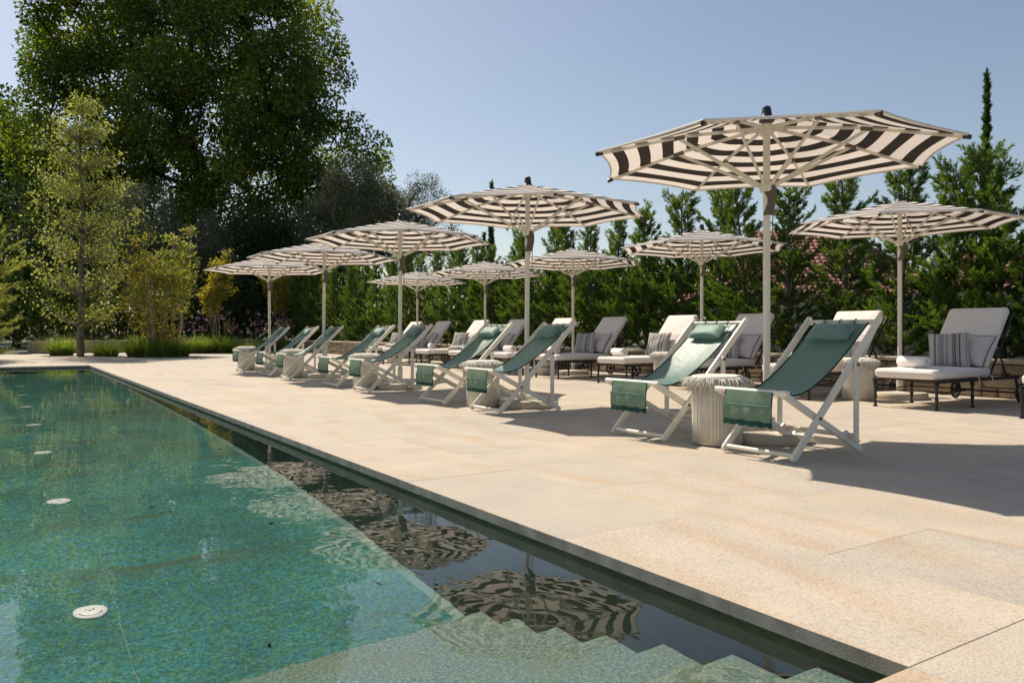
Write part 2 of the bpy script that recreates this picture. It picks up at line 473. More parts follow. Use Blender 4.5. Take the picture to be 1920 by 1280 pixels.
    M['yellow_leaf'] = leafmat('butter_yellow_leaf', [(.15, .20, .03), (.34, .32, .05), (.50, .37, .06)], .5, (1.2, 1.1, .5), .06, 1.2)
    M['grass'] = leafmat('grass_blade', [(.08, .14, .03), (.18, .25, .05), (.36, .38, .13)], .5, (1.3, 1.4, .5), .05, 2)
    M['plume'] = leafmat('dry_plume', [(.26, .2, .11), (.38, .29, .16), (.5, .4, .24)], .4, (1.1, 1, .8), .02, 2)
    M['verbena'] = leafmat('purple_flower', [(.22, .10, .22), (.40, .20, .38), (.52, .30, .46)], .35, (1.1, 1, 1.1), .02, 2)
    M['pink'] = leafmat('pink_flower', [(.36, .17, .2), (.46, .24, .27), (.55, .34, .36)], .35, (1.1, 1, 1), .02, 2)
    m = plain('clay_tile', (.31, .125, .09), .8, .35, 5, 40, .4, .006, world=True, dirt=(.2, .09, .07))
    M['tile'] = m
    M['plaster'] = plain('cream_plaster', (.52, .44, .33), .9, .1, 1.5, 40, .2, .003, world=True)
    M['glass'] = plain('window_glass', (.02, .025, .03), .08, .1, 1, 0, 0)
    M['grey_post'] = plain('grey_post', (.23, .25, .24), .7, .1, 3, 30, .2, .003)
    M['lamp_white'] = plain('pool_lamp_white', (.82, .86, .84), .4, .04, 4, 0, 0)
    M['lamp_dark'] = plain('pool_lamp_gap', (.10, .14, .13), .5, .1, 4, 0, 0)
    M['debris'] = plain('wet_leaf', (.05, .055, .03), .8, .3, 4, 0, 0)
setup_materials()

# ------------------------------------------------------------------ pool
PX, PY0, PY1, PXL = 2.05, 1.18, 24.0, -5.0
WZ, FZ = -0.064, -1.6
def receiver(o):
    o.cycles.is_caustics_receiver = True; return o
pool = struct(receiver(MB().box(PXL - .3, PX + .4, PY0 - .4, PY1 + .4, FZ - .25, FZ).build('pool_floor', MAT['pool_grout'])))
# floor slabs with shallow open joints
fs_mesh = MB().box(-.747, .747, -.747, .747, 0, .003, .001).mesh('floor_slab', MAT['pool_floor'])
for i in range(4):
    for j in range(15):
        o = receiver(link('floor_slab', fs_mesh, pool, (PX - .78 - 1.5 * i, PY0 + .76 + 1.5 * j + .02, FZ)))
struct(receiver(MB().box(PX + .03, PX + .45, PY0 - .4, PY1 + .4, FZ, -.052).build('pool_wall', MAT['pool_wall'])))
struct(receiver(MB().box(PXL - .4, PX + .03, PY1 + .03, PY1 + .45, FZ, -.052).build('pool_end_wall', MAT['pool_wall'])))
struct(receiver(MB().box(PXL - .45, PXL - .03, PY0 - .4, PY1 + .03, FZ, -.052).build('pool_side_wall', MAT['pool_wall'])))
struct(receiver(MB().box(PXL - .03, PX + .03, PY0 - .45, PY0 - .03, FZ, -.052).build('pool_near_wall', MAT['pool_wall'])))
steps = tag(link('pool_steps', None, None, (0, PY0, FZ)), 'wide submerged stone steps leading down into the pool', 'steps')
for k in range(7):
    z1 = -.175 - .2 * k
    receiver(MB().box(PXL, PX + .028, -.028 if k == 0 else .3 + .33 * (k - 1), .3 + .33 * k, 0, z1 - FZ, .012).build('step', MAT['pool_step'], steps))
# water as one sheet, finely smooth
wm = MB().add([(PXL - .03, PY0 - .03, WZ), (PX + .03, PY0 - .03, WZ), (PX + .03, PY1 + .03, WZ), (PXL - .03, PY1 + .03, WZ)], [(0, 1, 2, 3)])
water = struct(wm.build('water', MAT['water'], None, 180))
water.cycles.is_caustics_caster = True
ORD = ['first', 'second', 'third', 'fourth', 'fifth', 'sixth', 'seventh', 'eighth', 'ninth', 'tenth', 'eleventh', 'twelfth', 'thirteenth', 'fourteenth',
       'fifteenth', 'sixteenth', 'seventeenth', 'eighteenth', 'nineteenth', 'twentieth']
ORD += ['twenty-' + w for w in ORD[:9]] + ['thirtieth'] + ['thirty-' + w for w in ORD[:9]] + ['fortieth']
def pool_lamp(loc, label):
    t = thing('pool_lamp', label, 'pool light', loc, 0, 'lights set in the pool floor'); t.scale = (.55, .55, .6)
    receiver(MB().lathe([(.0, 0), (.145, 0), (.15, .012), (.135, .022), (.1, .026), (0, .028)], 28).build('cover', MAT['lamp_white'], t, 40))
    g = MB()
    for k in range(14):
        a = R(-70 + 140 / 13 * k)
        g.lathe([(.0, 0), (.008, 0), (.008, .004), (0, .004)], 8, (.1 * math.sin(a), -.1 * math.cos(a) , .0265))
    for k in range(3): g.lathe([(0, 0), (.011, 0), (.011, .004), (0, .004)], 8, (-.03 + .03 * k, .03 - (k % 2) * .02, .0285))
    g = receiver(g.build('vent_holes', MAT['lamp_dark'], t)); g['kind'] = 'stuff'
    return t
lamps = [(.40, 4.62), (.38, 6.82), (.37, 9.0), (.36, 11.25), (.35, 13.6), (.35, 15.9), (.35, 18.2)]
for k, (x, y) in enumerate(lamps):
    pool_lamp((x, y, FZ + .003), 'round white light in the pool floor, %s of its line from the steps' % ORD[k])
for k in range(14):      # drowned leaves
    s_ = random.uniform(.014, .034); a = random.uniform(0, 6.28)
    x, y = random.uniform(-.4, 1.9), random.uniform(3.3, 11)
    o = MB().add([(0, 0, 0), (s_, .3 * s_, .012), (2.2 * s_, 0, .004), (s_, -.35 * s_, .01)], [(0, 1, 2), (0, 2, 3)]).build('sunken_leaf', MAT['debris'], None, 0, (x, y, FZ + .006))
    o.rotation_euler.z = a
    tag(o, 'small dark fallen leaf lying on the pool floor', 'leaf', 'leaves sunk in the pool')

# ------------------------------------------------------------------ deck of stone slabs
SL, SW, GAP = 1.555, 0.765, 0.0012
DX1, DY0, DY1 = 11.4, -4.0, 38.0
deck = MB()
deck.box(PX + .06, DX1 + .3, DY0, DY1 + .3, -.06, -.010)
deck.box(-9, PX + .06, DY0, PY0 - .06, -.06, -.0101)
deck.box(-9, PX + .06, PY1 + .06, DY1 + .3, -.06, -.0102)
deck.box(-9, PXL - .06, PY0 - .06, PY1 + .06, -.06, -.0103)
deck = struct(deck.build('terrace', MAT['joint']))
slab_mesh = {}
def get_slab(l, w, coping=False):
    k = (round(l, 3), round(w, 3), coping)
    if k not in slab_mesh:
        slab_mesh[k] = MB().box(-w / 2 + GAP / 2, w / 2 - GAP / 2, -l / 2 + GAP / 2, l / 2 - GAP / 2, -.048, 0, .0015).mesh('slab', MAT['slab'])
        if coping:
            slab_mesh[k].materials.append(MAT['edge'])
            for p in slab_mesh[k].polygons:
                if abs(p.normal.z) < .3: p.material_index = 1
    return slab_mesh[k]
cy_, sy_ = math.cos(R(33.2)), math.sin(R(33.2))
def toview(x, y, z=0):
    d = x * sy_ + y * cy_; X = x * cy_ - y * sy_
    return (960 + 1471 * X / d, 622 - 1471 * (z - .9) / d, d) if d > .05 else (None, None, d)
far_field = MB(); n_slab = 0
rs = random.Random(5)
def lay(cx, cyy, l, w, along_y=True):
    global n_slab
    px, py, d = toview(cx, cyy)
    dz = rs.uniform(-.0005, .0005)
    if d > .4 and d < 15.5 and px is not None and -250 < px < 2300 and n_slab < 296:
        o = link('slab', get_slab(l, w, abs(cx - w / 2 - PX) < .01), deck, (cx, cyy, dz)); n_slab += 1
        if not along_y: o.rotation_euler.z = R(90)
        elif rs.random() < .5: o.rotation_euler.z = R(180)
    else:
        hx, hy = ((w, l) if along_y else (l, w))
        far_field.box(cx - hx / 2 + GAP / 2, cx + hx / 2 - GAP / 2, cyy - hy / 2 + GAP / 2, cyy + hy / 2 - GAP / 2, -.048, dz, .003)
nc = int(math.ceil((DX1 - PX) / SW))
for i in range(nc):
    x0 = PX + i * SW; w = min(SW, DX1 - x0)
    if w < .1: continue
    y = PY0 - 4 * SL + (SL / 2 if i % 2 else 0)
    while y < DY1:
        lay(x0 + w / 2, y + SL / 2, SL, w)
        y += SL
for j in range(5):      # near-end deck behind the pool's short edge
    for k in range(8):
        lay(PX - SL / 2 - SL * k - (SL / 2 if j % 2 else 0) * 0, PY0 - SW / 2 - SW * j, SL, SW, False)
for j in range(19):
    for k in range(8):
        lay(PX - SL / 2 - SL * k, PY1 + SW / 2 + SW * j, SL, SW, False)
for k in range(16):
    for j in range(3):
        lay(PXL - SW / 2 - SW * j, PY0 + SL / 2 + SL * k - .3, SL, SW)
fo = far_field.build('slab_field', MAT['slab_far'], deck); fo['kind'] = 'stuff'
# dark grey rebate stones under the coping
struct(MB().box(PX + .012, PX + .06, PY0 - .06, PY1 + .06, -.0515, -.0485).build('coping_bed', MAT['edge']))

# ------------------------------------------------------------------ ground and beds
g = MB()
B = 900
for (x0, x1, y0, y1) in ((-B, B, -B, DY0), (-B, B, DY1 + .3, B), (-B, -9, DY0, DY1 + .3), (DX1 + .3, B, DY0, DY1 + .3)):
    g.add([(x0, y0, -.02), (x1, y0, -.02), (x1, y1, -.02), (x0, y1, -.02)], [(0, 1, 2, 3)])
struct(g.build('ground', MAT['ground']))
def bed_mesh(x0, x1, y0, y1, z, n, m):
    v = []; f = []
    for i in range(n + 1):
        for j in range(m + 1):
            edge = i in (0, n) or j in (0, m)
            v.append((x0 + (x1 - x0) * i / n, y0 + (y1 - y0) * j / m, z + (0 if edge else random.uniform(-.02, .07))))
    for i in range(n):
        for j in range(m):
            a = i * (m + 1) + j
            f.append((a, a + m + 1, a + m + 2, a + 1))
    return MB().add(v, f)
struct(bed_mesh(DX1 + .2, DX1 + 3.2, DY0, DY1 + 3, .40, 8, 90).build('planting_bed', MAT['soil'], None, 180))
struct(bed_mesh(.7, DX1 + .2, DY1 + .2, DY1 + 4, .40, 30, 10).build('planting_bed', MAT['soil'], None, 180))

# ------------------------------------------------------------------ low stone walls
stone_var = []
for k in range(10):
    rr = random.Random(100 + k)
    rings = []
    for q, (e, dpt) in enumerate(((0, -.5), (0, .25), (.09, .45), (.22, .52))):
        ring = []
        for a, (u, v) in enumerate(((-1, -1), (-.2, -1), (.5, -1), (1, -1), (1, .1), (1, 1), (.3, 1), (-.4, 1), (-1, 1), (-1, .1))):
            ju = rr.uniform(-.05, .05) if q else 0; jv = rr.uniform(-.06, .06) if q else 0
            cu = .5 * u * (1 - e) * (.94 if abs(u) == 1 and abs(v) == 1 else 1); cv = .5 * v * (1 - e)
            ring.append((-dpt + rr.uniform(-.05, .05) * (q > 1), cu + ju * .5, cv + jv * .5))
        rings.append(ring)
    stone_var.append(MB().loft(rings).mesh('stone', MAT['stone'], 35))
def stone_wall(label, p0, p1, h, nmax):
    """wall face runs p0->p1; stones stand proud of a mortar core towards the left-hand normal"""
    p0 = Vector((*p0, 0)); p1 = Vector((*p1, 0)); L = (p1 - p0).length; ang = math.atan2(p1.y - p0.y, p1.x - p0.x)
    t = thing('stone_wall', label, 'wall', tuple(p0), ang - R(90), )
    # local: y runs along the wall, -x is the visible face
    MB().box(.05, .34, 0, L, 0, h - .05).build('mortar_core', MAT['mortar'], t)
    rr = random.Random(3); rest = MB(); n = 0
    y = 0.0
    cells = []
    yy = 0
    while yy < L:
        bl = rr.uniform(.45, .75)
        z = 0; nrow = rr.choice((2, 3, 3, 4)); hs = [rr.uniform(.7, 1.3) for _ in range(nrow)]; sm = sum(hs)
        for q in hs:
            hh = q / sm * (h - .055)
            cols = rr.choice((1, 2, 2, 3)); ws = [rr.uniform(.6, 1.4) for _ in range(cols)]; sw = sum(ws); y1 = yy
            for w in ws:
                ww = w / sw * bl
                cells.append((y1 + ww / 2, z + hh / 2, ww, hh)); y1 += ww
            z += hh
        yy += bl
    for (cyy, cz, w, hh) in cells:
        if cyy + w / 2 > L: continue
        me = rr.choice(stone_var)
        if n < nmax:
            o = link('stone', me, t, (.05, cyy, cz)); o.scale = (.10, w * .97, hh * .95); n += 1
        else:
            vs = [(v.co.x * .10 + .05, v.co.y * w * .97 + cyy, v.co.z * hh * .95 + cz) for v in me.vertices]
            rest.add(vs, [tuple(p.vertices) for p in me.polygons])
    if rest.v:
        o = rest.build('rubble', MAT['stone'], t); o['kind'] = 'stuff'
    y = 0
    k = 0
    while y < L - .02:
        l = min(1.2, L - y)
        MB().box(-.04, .40, y + .003, y + l - .003, h - .05, h, .006).build('cap_stone', MAT['cap'], t)
        y += l
    return t
# side wall runs along +y at x = DX1; its visible face looks to -x
stone_wall('long low rubble wall with pale capping behind the cushioned loungers', (DX1, 3.2), (DX1, DY1), .52, 290)
stone_wall('low rubble wall closing the far end of the terrace below the shrubs', (DX1, DY1), (1.0, DY1), .52, 150)
# ------------------------------------------------------------------ END OF SETTING

# ------------------------------------------------------------------ parasols
def parasol_proto():
    t = thing('parasol', '', 'parasol', (0, 0, 0), 0, 'striped parasols on the terrace')
    RR, ZR, ZA = 1.45, 2.33, 2.665
    MB().lathe([(0, 0), (.335, 0), (.345, .012), (.345, .06), (.325, .085), (.06, .10), (0, .10)], 40).build('base', MAT['concrete'], t, 40)
    MB().lathe([(.0, .09), (.042, .09), (.042, .33), (.036, .345), (.0, .345)], 16).build('base_stem', MAT['metal_cream'], t, 40)
    MB().lathe([(0, .1), (.029, .1), (.029, 2.62), (0, 2.62)], 16).build('pole', MAT['metal_cream'], t, 40)
    MB().lathe([(.0, ZA - .03), (.062, ZA - .03), (.062, ZA - .004), (.045, ZA + .012), (.04, ZA + .05), (.034, ZA + .088), (.02, ZA + .1), (0, ZA + .1)], 16).build('finial', MAT['black'], t, 40)
    # canopy: eight panels, slightly slack between the ribs
    nr, na = 14, 8
    vs = []; fs = []; sv = []
    def cpos(sx, k, u):
        a0, a1 = R(22.5 + 45 * k), R(22.5 + 45 * (k + 1))
        p = Vector((math.cos(a0), math.sin(a0), 0)).lerp(Vector((math.cos(a1), math.sin(a1), 0)), u)
        b = 4 * u * (1 - u)
        rim = 1 - .035 * b * max(0, sx - .55) / .45
        z = ZA - (ZA - ZR) * (sx ** 1.06) * rim - .022 * b * math.sin(math.pi * min(1, sx * .95))
        return (p.x * RR * sx * rim, p.y * RR * sx * rim, z)
    for k in range(8):
        o = len(vs)
        for i in range(nr + 1):
            sx = .02 + .98 * i / nr
            for j in range(na + 1):
                vs.append(cpos(sx, k, j / na)); sv.append(sx)
        for i in range(nr):
            for j in range(na):
                a = o + i * (na + 1) + j
                fs.append((a, a + na + 1, a + na + 2, a + 1))
    me = MB().add(vs, fs).mesh('canopy', MAT['canopy'])
    me.polygons.foreach_set('use_smooth', [True] * len(me.polygons))
    at = me.attributes.new('s', 'FLOAT', 'POINT'); at.data.foreach_set('value', sv)
    can = link('canopy', me, t)
    pts = []
    for k in range(8):
        for j in range(8): pts.append(Vector(cpos(1.0, k, j / 8)) + Vector((0, 0, -.004)))
    h = MB(); n = len(pts)
    for i in range(n): pass
    rings = []
    for i in range(n + 1):
        p = pts[i % n]; c = Vector((p.x, p.y, 0)).normalized()
        rings.append([p + c * (.008 * math.cos(a)) + Vector((0, 0, .011 * math.sin(a))) for a in (0, 1.57, 3.14, 4.71)])
    h.loft(rings, cap=False).build('hem', MAT['hem'], can)
    MB().lathe([(0, 2.52), (.05, 2.52), (.06, 2.545), (.06, 2.6), (.035, 2.62), (0, 2.62)], 16).build('crown_hub', MAT['metal_cream'], t, 40)
    MB().lathe([(0, 2.055), (.048, 2.055), (.06, 2.075), (.06, 2.12), (.04, 2.14), (0, 2.14)], 16).build('runner', MAT['metal_cream'], t, 40)
    def under(sx, k):
        p = Vector(cpos(sx, k, 0)); return p + Vector((0, 0, -.022))
    for k in range(8):
        a = R(22.5 + 45 * k); c = Vector((math.cos(a), math.sin(a), 0)); sd = Vector((-math.sin(a), math.cos(a), 0))
        rb = MB().bar(c * .05 + Vector((0, 0, 2.58)), under(.5, k), .026, .018, sd, .15)
        rb.bar(under(.5, k), under(.985, k), .024, .0172, sd, .15)
        ro = rb.build('rib', MAT['metal_cream'], t, 30)
        MB().bar(under(.975, k), under(1.012, k) , .03, .026, sd, .2).build('tip', MAT['black'], ro, 30)
        st = MB().bar(c * .05 + Vector((0, 0, 2.10)), under(.53, k) + Vector((0, 0, -.012)), .026, .016, sd, .15)
        so = st.build('strut', MAT['metal_cream'], t, 30)
        MB().bar(under(.50, k) + Vector((0, 0, -.006)), under(.56, k) + Vector((0, 0, -.006)), .034, .03, sd, .2).build('bracket', MAT['taupe'], so, 30)
    # closing strap wrapped below the runner
    rings = []
    for i in range(9):
        z = 2.10 - .235 * i / 8; off = .012 + .018 * math.sin(i / 8 * 3.6); w = .066 - .02 * i / 8
        rings.append([(off + w * math.cos(q) * .9, -.012 + (w * .85) * math.sin(q), z + .008 * math.sin(3 * q + i)) for q in [2 * math.pi * m / 12 for m in range(12)]])
    MB().loft(rings).build('closing_strap', MAT['taupe'], t, 60)
    MB().tube([(.055, -.01, 2.03), (.065, -.012, 1.9), (.06, -.012, 1.76), (.064, -.01, 1.66)], .0045, 6).build('cord', MAT['taupe'], t, 60)
    MB().box(-.012, .03, -.003, .003, 2.29, 2.312).xf(Matrix.Translation((1.0, .82, .0))).build('size_tag', MAT['red'], t)
    return t
par = parasol_proto()
FRONT = [(5.32, 4.28), (5.32, 7.81), (5.32, 11.37), (5.32, 14.86), (5.32, 18.5)]
BACK = [(10.19, 6.0), (10.19, 9.57), (10.19, 13.2), (10.19, 16.8), (10.19, 20.6)]
lab_f = ['largest striped parasol, over the two nearest deck chairs', 'second striped parasol along the poolside row of deck chairs', 'third striped parasol along the poolside row of deck chairs',
         'fourth striped parasol along the poolside row of deck chairs', 'farthest striped parasol of the poolside row, by the flowering shrubs']
lab_b = ['striped parasol beside the nearest cushioned lounger on the right', 'second striped parasol along the lounger row by the hedge', 'third striped parasol along the lounger row by the hedge',
         'fourth striped parasol along the lounger row by the hedge', 'farthest striped parasol of the lounger row by the hedge']
first = True
for k, ((x, y), lb) in enumerate(list(zip(FRONT, lab_f)) + list(zip(BACK, lab_b))):
    rz = R(random.uniform(-3, 3))
    if first:
        par.location = (x, y, 0.001); par['label'] = lb; first = False
    else:
        o = dup(par, (x, y, 0.001), rz, lb); o.rotation_euler = (R(random.uniform(-.5, .5)), R(random.uniform(-.5, .5)), rz)

# ------------------------------------------------------------------ deck chairs (foot end towards the pool, local x = 0 at the front feet)
def deck_chair_proto():
    t = thing('deck_chair', '', 'deck chair', (0, 0, 0), 0, 'green sling deck chairs by the pool')
    W = .305
    wd = MAT['white_wood']
    for s in (-1, 1):
        r = MB().bar((.0, s * W, .036), (1.0, s * W, .995), .054, .028, (0, 1, 0), .2, True).build('back_rail', wd, t, 40)
        MB().lathe([(0, 0), (.011, 0), (.011, .006), (.006, .009), (0, .009)], 10, (.268, s * (W + .014) - (.009 if s < 0 else 0), .292), 'y').build('bolt', MAT['iron'], r)
        q = MB().bar((-.075, s * (W - .031), .472), (.80, s * (W - .031), .034), .05, .026, (0, 1, 0), .2, True).build('seat_rail', wd, t, 40)
        nb = MB()
        for k in range(3):
            nb.bar((.62 + .07 * k, s * (W - .031), .15 - .036 * k), (.645 + .07 * k, s * (W - .031), .172 - .036 * k), .03, .025, (0, 1, 0), .15)
        nb = nb.build('notch_blocks', wd, q, 30); nb['kind'] = 'stuff'
        p = MB().bar((.672, s * (W + .028), .668), (.668, s * (W + .028), .125), .046, .022, (0, 1, 0), .2, True).build('prop_leg', wd, t, 40)
        MB().lathe([(0, 0), (.011, 0), (.011, .006), (.006, .009), (0, .009)], 10, (.672, s * (W + .039) - (.009 if s < 0 else 0), .662), 'y').build('bolt', MAT['iron'], p)
    MB().tube([(.012, -W, .05), (.012, W, .05)], .016, 10).build('foot_bar', wd, t, 60)
    MB().bar((.985, -W, .972), (.985, W, .972), .042, .024, (1, 0, 0), .25).build('head_bar', wd, t, 30)
    MB().tube([(-.078, -W - .012, .478), (-.078, W + .012, .478)], .021, 12).build('front_bar', wd, t, 60)
    MB().bar((.75, -W + .05, .07), (.75, W - .05, .07), .05, .02, (1, 0, 0), .25).build('rear_bar', wd, t, 30)
    MB().bar((.668, -W - .028, .145), (.668, W + .028, .145), .035, .02, (1, 0, 0), .25).build('prop_bar', wd, t, 30)
    # sling
    prof = [(-.078, .503), (.0, .474), (.09, .458), (.19, .463), (.29, .488), (.40, .540), (.52, .612), (.64, .697), (.76, .788), (.87, .876), (.95, .94), (.985, .975)]
    SWD = .235
    vs = []; fs = []; nu = 8
    for i, (x, z) in enumerate(prof):
        m = math.sin(math.pi * i / (len(prof) - 1))
        for j in range(nu + 1):
            u = -1 + 2 * j / nu
            vs.append((x, u * (SWD - .012 * m), z - .02 * m * (1 - u * u) + .004 * math.sin(u * 9 + i)))
    for i in range(len(prof) - 1):
        for j in range(nu):
            a = i * (nu + 1) + j; fs.append((a, a + 1, a + nu + 2, a + nu + 1))
    sl = MB().add(vs, fs).build('sling', MAT['green'], t, 180)
    for s in (-1, 1):
        pts = [vs[i * (nu + 1) + (0 if s < 0 else nu)] for i in range(len(prof))]
        MB().tube(pts, .006, 6).build('sling_edge', MAT['green_dark'], sl, 180)
    for yy in (-.13, 0, .13):
        MB().tube([(.965, yy, .952), (.955, yy, .985), (.985, yy, .998), (1.005, yy + .004, .965)], .004, 6).build('tie', MAT['green_dark'], sl, 60)
    # flap with pocket hanging from the front bar
    vs = []; fs = []; nz, nu = 8, 12
    for i in range(nz + 1):
        for j in range(nu + 1):
            u = -1 + 2 * j / nu; z = .485 - .215 * i / nz
            x = -.101 - .012 * math.sin(math.pi * i / nz) + .006 * math.sin(u * 6) * i / nz
            if i == nz: z += .008 * math.sin(u * 16)
            vs.append((x, u * .205 * (1 - .02 * i / nz), z))
    for i in range(nz):
        for j in range(nu):
            a = i * (nu + 1) + j; fs.append((a, a + nu + 1, a + nu + 2, a + 1))
    fl = MB().add(vs, fs).build('front_flap', MAT['green_flap'], t, 180)
    pv = []; pf = []; nz2 = 5
    for i in range(nz2 + 1):
        for j in range(nu + 1):
            u = -1 + 2 * j / nu; z = .385 - .112 * i / nz2
            pv.append((-.122 - .014 * (1 - u * u) * math.sin(math.pi * (i + 1) / (nz2 + 1.5)) + .004 * math.sin(u * 11), u * .212, z))
    for i in range(nz2):
        for j in range(nu):
            a = i * (nu + 1) + j; pf.append((a, a + nu + 1, a + nu + 2, a + 1))
    MB().add(pv, pf).build('pocket', MAT['green_flap'], fl, 180)
    MB().tube([(p[0] - .002, p[1], p[2]) for p in pv[:nu + 1]], .005, 6).build('pocket_binding', MAT['green_pillow'], fl, 60)
    sv_ = []; sf = []
    n2 = 40
    for j in range(n2 + 1):
        u = -1 + 2 * j / n2
        x = -.118 - .006 * (1 - u * u)
        zb = .268 - .022 - .012 * abs(math.sin(u * math.pi * 2.5))
        for x_, z_ in ((x - .005, .274 + .006 * math.sin(u * 8)), (x - .006, zb), (x + .010, zb), (x + .012, .274)):
            sv_.append((x_, u * .208, z_))
    for j in range(n2):
        for q in range(3):
            a = j * 4 + q; sf.append((a, a + 1, a + 5, a + 4))
    MB().add(sv_, sf).build('scalloped_hem', MAT['green_dark'], fl, 50)
    for s in (-1, 1):
        MB().tube([(-.1, s * .206, .48), (-.112, s * .207, .38), (-.118, s * .208, .275)], .005, 6).build('flap_binding', MAT['green_dark'], fl, 60)
    # head pillow lying on the sling
    ang = math.atan2(.09, .112)
    Mx = Matrix.Translation((.845, 0, .90)) @ Matrix.Rotation(-ang, 4, 'Y')
    n = 12; vs = []; fs = []
    for sd in (1, -1):
        for i in range(n + 1):
            for j in range(n + 1):
                u, v = -1 + 2 * i / n, -1 + 2 * j / n
                e = max(0, (1 - u ** 4) * (1 - v ** 4)) ** .5
                zz = sd * .042 * e + .003 * math.sin(7 * u + 5 * v) * e
                vs.append(Mx @ Vector((u * .085 * (1 - .05 * (1 - v * v)), v * .19 * (1 - .05 * (1 - u * u)), zz)))
    for sd in (0, 1):
        for i in range(n):
            for j in range(n):
                a = sd * (n + 1) ** 2 + i * (n + 1) + j
                q = (a, a + n + 1, a + n + 2, a + 1); fs.append(q if sd == 0 else q[::-1])
    pil = MB().add(vs, fs).build('head_pillow', MAT['green_pillow'], t, 180)
    for yy in (-.12, .12):
        MB().tube([Mx @ Vector((.08, yy, .0)), Mx @ Vector((.12, yy, .012)), (.972, yy, .965), (.985, yy, .998)], .0045, 6).build('pillow_tie', MAT['green_pillow'], pil, 60)
    return t
dc = deck_chair_proto()
chairs = [3.73, 4.965, 7.46, 8.77, 11.06, 12.38, 14.7, 16.1, 18.1]
lab = ['green deck chair nearest the camera, in full parasol shade', 'green deck chair with sunlit sling left of the nearest fringed stool'] + \
      ['green deck chair, %s from the camera along the pool' % ORD[k] for k in range(2, 8)] + ['green deck chair farthest from the camera, beside the last fringed stool']
for k, (y, lb) in enumerate(zip(chairs, lab)):
    x = 4.54 + .015 * math.sin(k * 5); rz = R([0, .8, -1.0, 1.4, -.6, 1.0, -1.2, 1.5, 0][k])
    if k == 0:
        dc.location = (x, y, .001); dc['label'] = lb
    else: dup(dc, (x, y, .001), rz, lb)

# ------------------------------------------------------------------ fringed rope stools
def stool_proto():
    t = thing('rope_stool', '', 'stool', (0, 0, 0), 0, 'cream fringed rope stools')
    rr = random.Random(4)
    MB().lathe([(0, .004), (.175, .004), (.19, .02), (.19, .5), (.18, .515), (0, .515)], 48).build('drum', MAT['rope'], t, 40)
    c = MB(); n = 120
    for k in range(n):
        a = 2 * math.pi * k / n + rr.uniform(-.008, .008); r0 = .194 + rr.uniform(-.0015, .0025)
        pts = [((r0 + rr.uniform(-.001, .001)) * math.cos(a + rr.uniform(-.004, .004)), r0 * math.sin(a), z) for z in (.012, .18, .36, .50)]
        c.tube(pts, .0052 + rr.uniform(-.0004, .0004), 6)
    co = c.build('cords', MAT['rope'], t, 180); co['kind'] = 'stuff'
    MB().lathe([(0, .505), (.19, .505), (.205, .52), (.207, .535), (.195, .55), (.16, .556), (.155, .553), (0, .553)], 48).build('woven_top', MAT['fringe'], t, 50)
    f = MB()
    for k in range(440):
        a = rr.uniform(0, 2 * math.pi); L = rr.uniform(.08, .125); r0 = .200; z0 = .540 - rr.uniform(0, .012); out = rr.uniform(.22, .95) if rr.random() < .8 else rr.uniform(.9, 1.25)
        a2 = a + rr.uniform(-.25, .25)
        pts = []
        for q in range(4):
            u = q / 3
            rr_ = r0 + L * out * u * (1 - .25 * u); z = z0 - L * (.12 * u + (1.15 - out * .75) * u * u)
            aa = a + (a2 - a) * u
            pts.append((rr_ * math.cos(aa), rr_ * math.sin(aa), z))
        f.tube(pts, [.0035, .004, .0036, .002], 4)
    fo_ = f.build('fringe', MAT['fringe'], t, 180); fo_['kind'] = 'stuff'
    return t
st = stool_proto()
stools = [(4.83, 4.37, 'cream fringed rope stool between the two nearest deck chairs'), (4.90, 8.13, 'cream fringed rope stool between the third and fourth deck chairs'),
          (4.9, 11.75, 'cream fringed rope stool between the fifth and sixth deck chairs'), (4.9, 15.4, 'cream fringed rope stool between the seventh and eighth deck chairs'),
          (4.9, 18.95, 'cream fringed rope stool past the last deck chair'),
          (9.55, 6.2, 'cream fringed rope stool behind the nearest deck chair, left of the nearest lounger'), (9.55, 9.8, 'cream fringed rope stool under the second parasol by the hedge'),
          (9.55, 13.4, 'cream fringed rope stool under the third parasol by the hedge'), (9.55, 17.0, 'cream fringed rope stool under the fourth parasol by the hedge'),
          (9.55, 20.8, 'cream fringed rope stool under the farthest parasol by the hedge')]
for k, (x, y, lb) in enumerate(stools):
    if k == 0: st.location = (x, y, .001); st['label'] = lb
    else: dup(st, (x, y, .001), R(47 * k), lb)

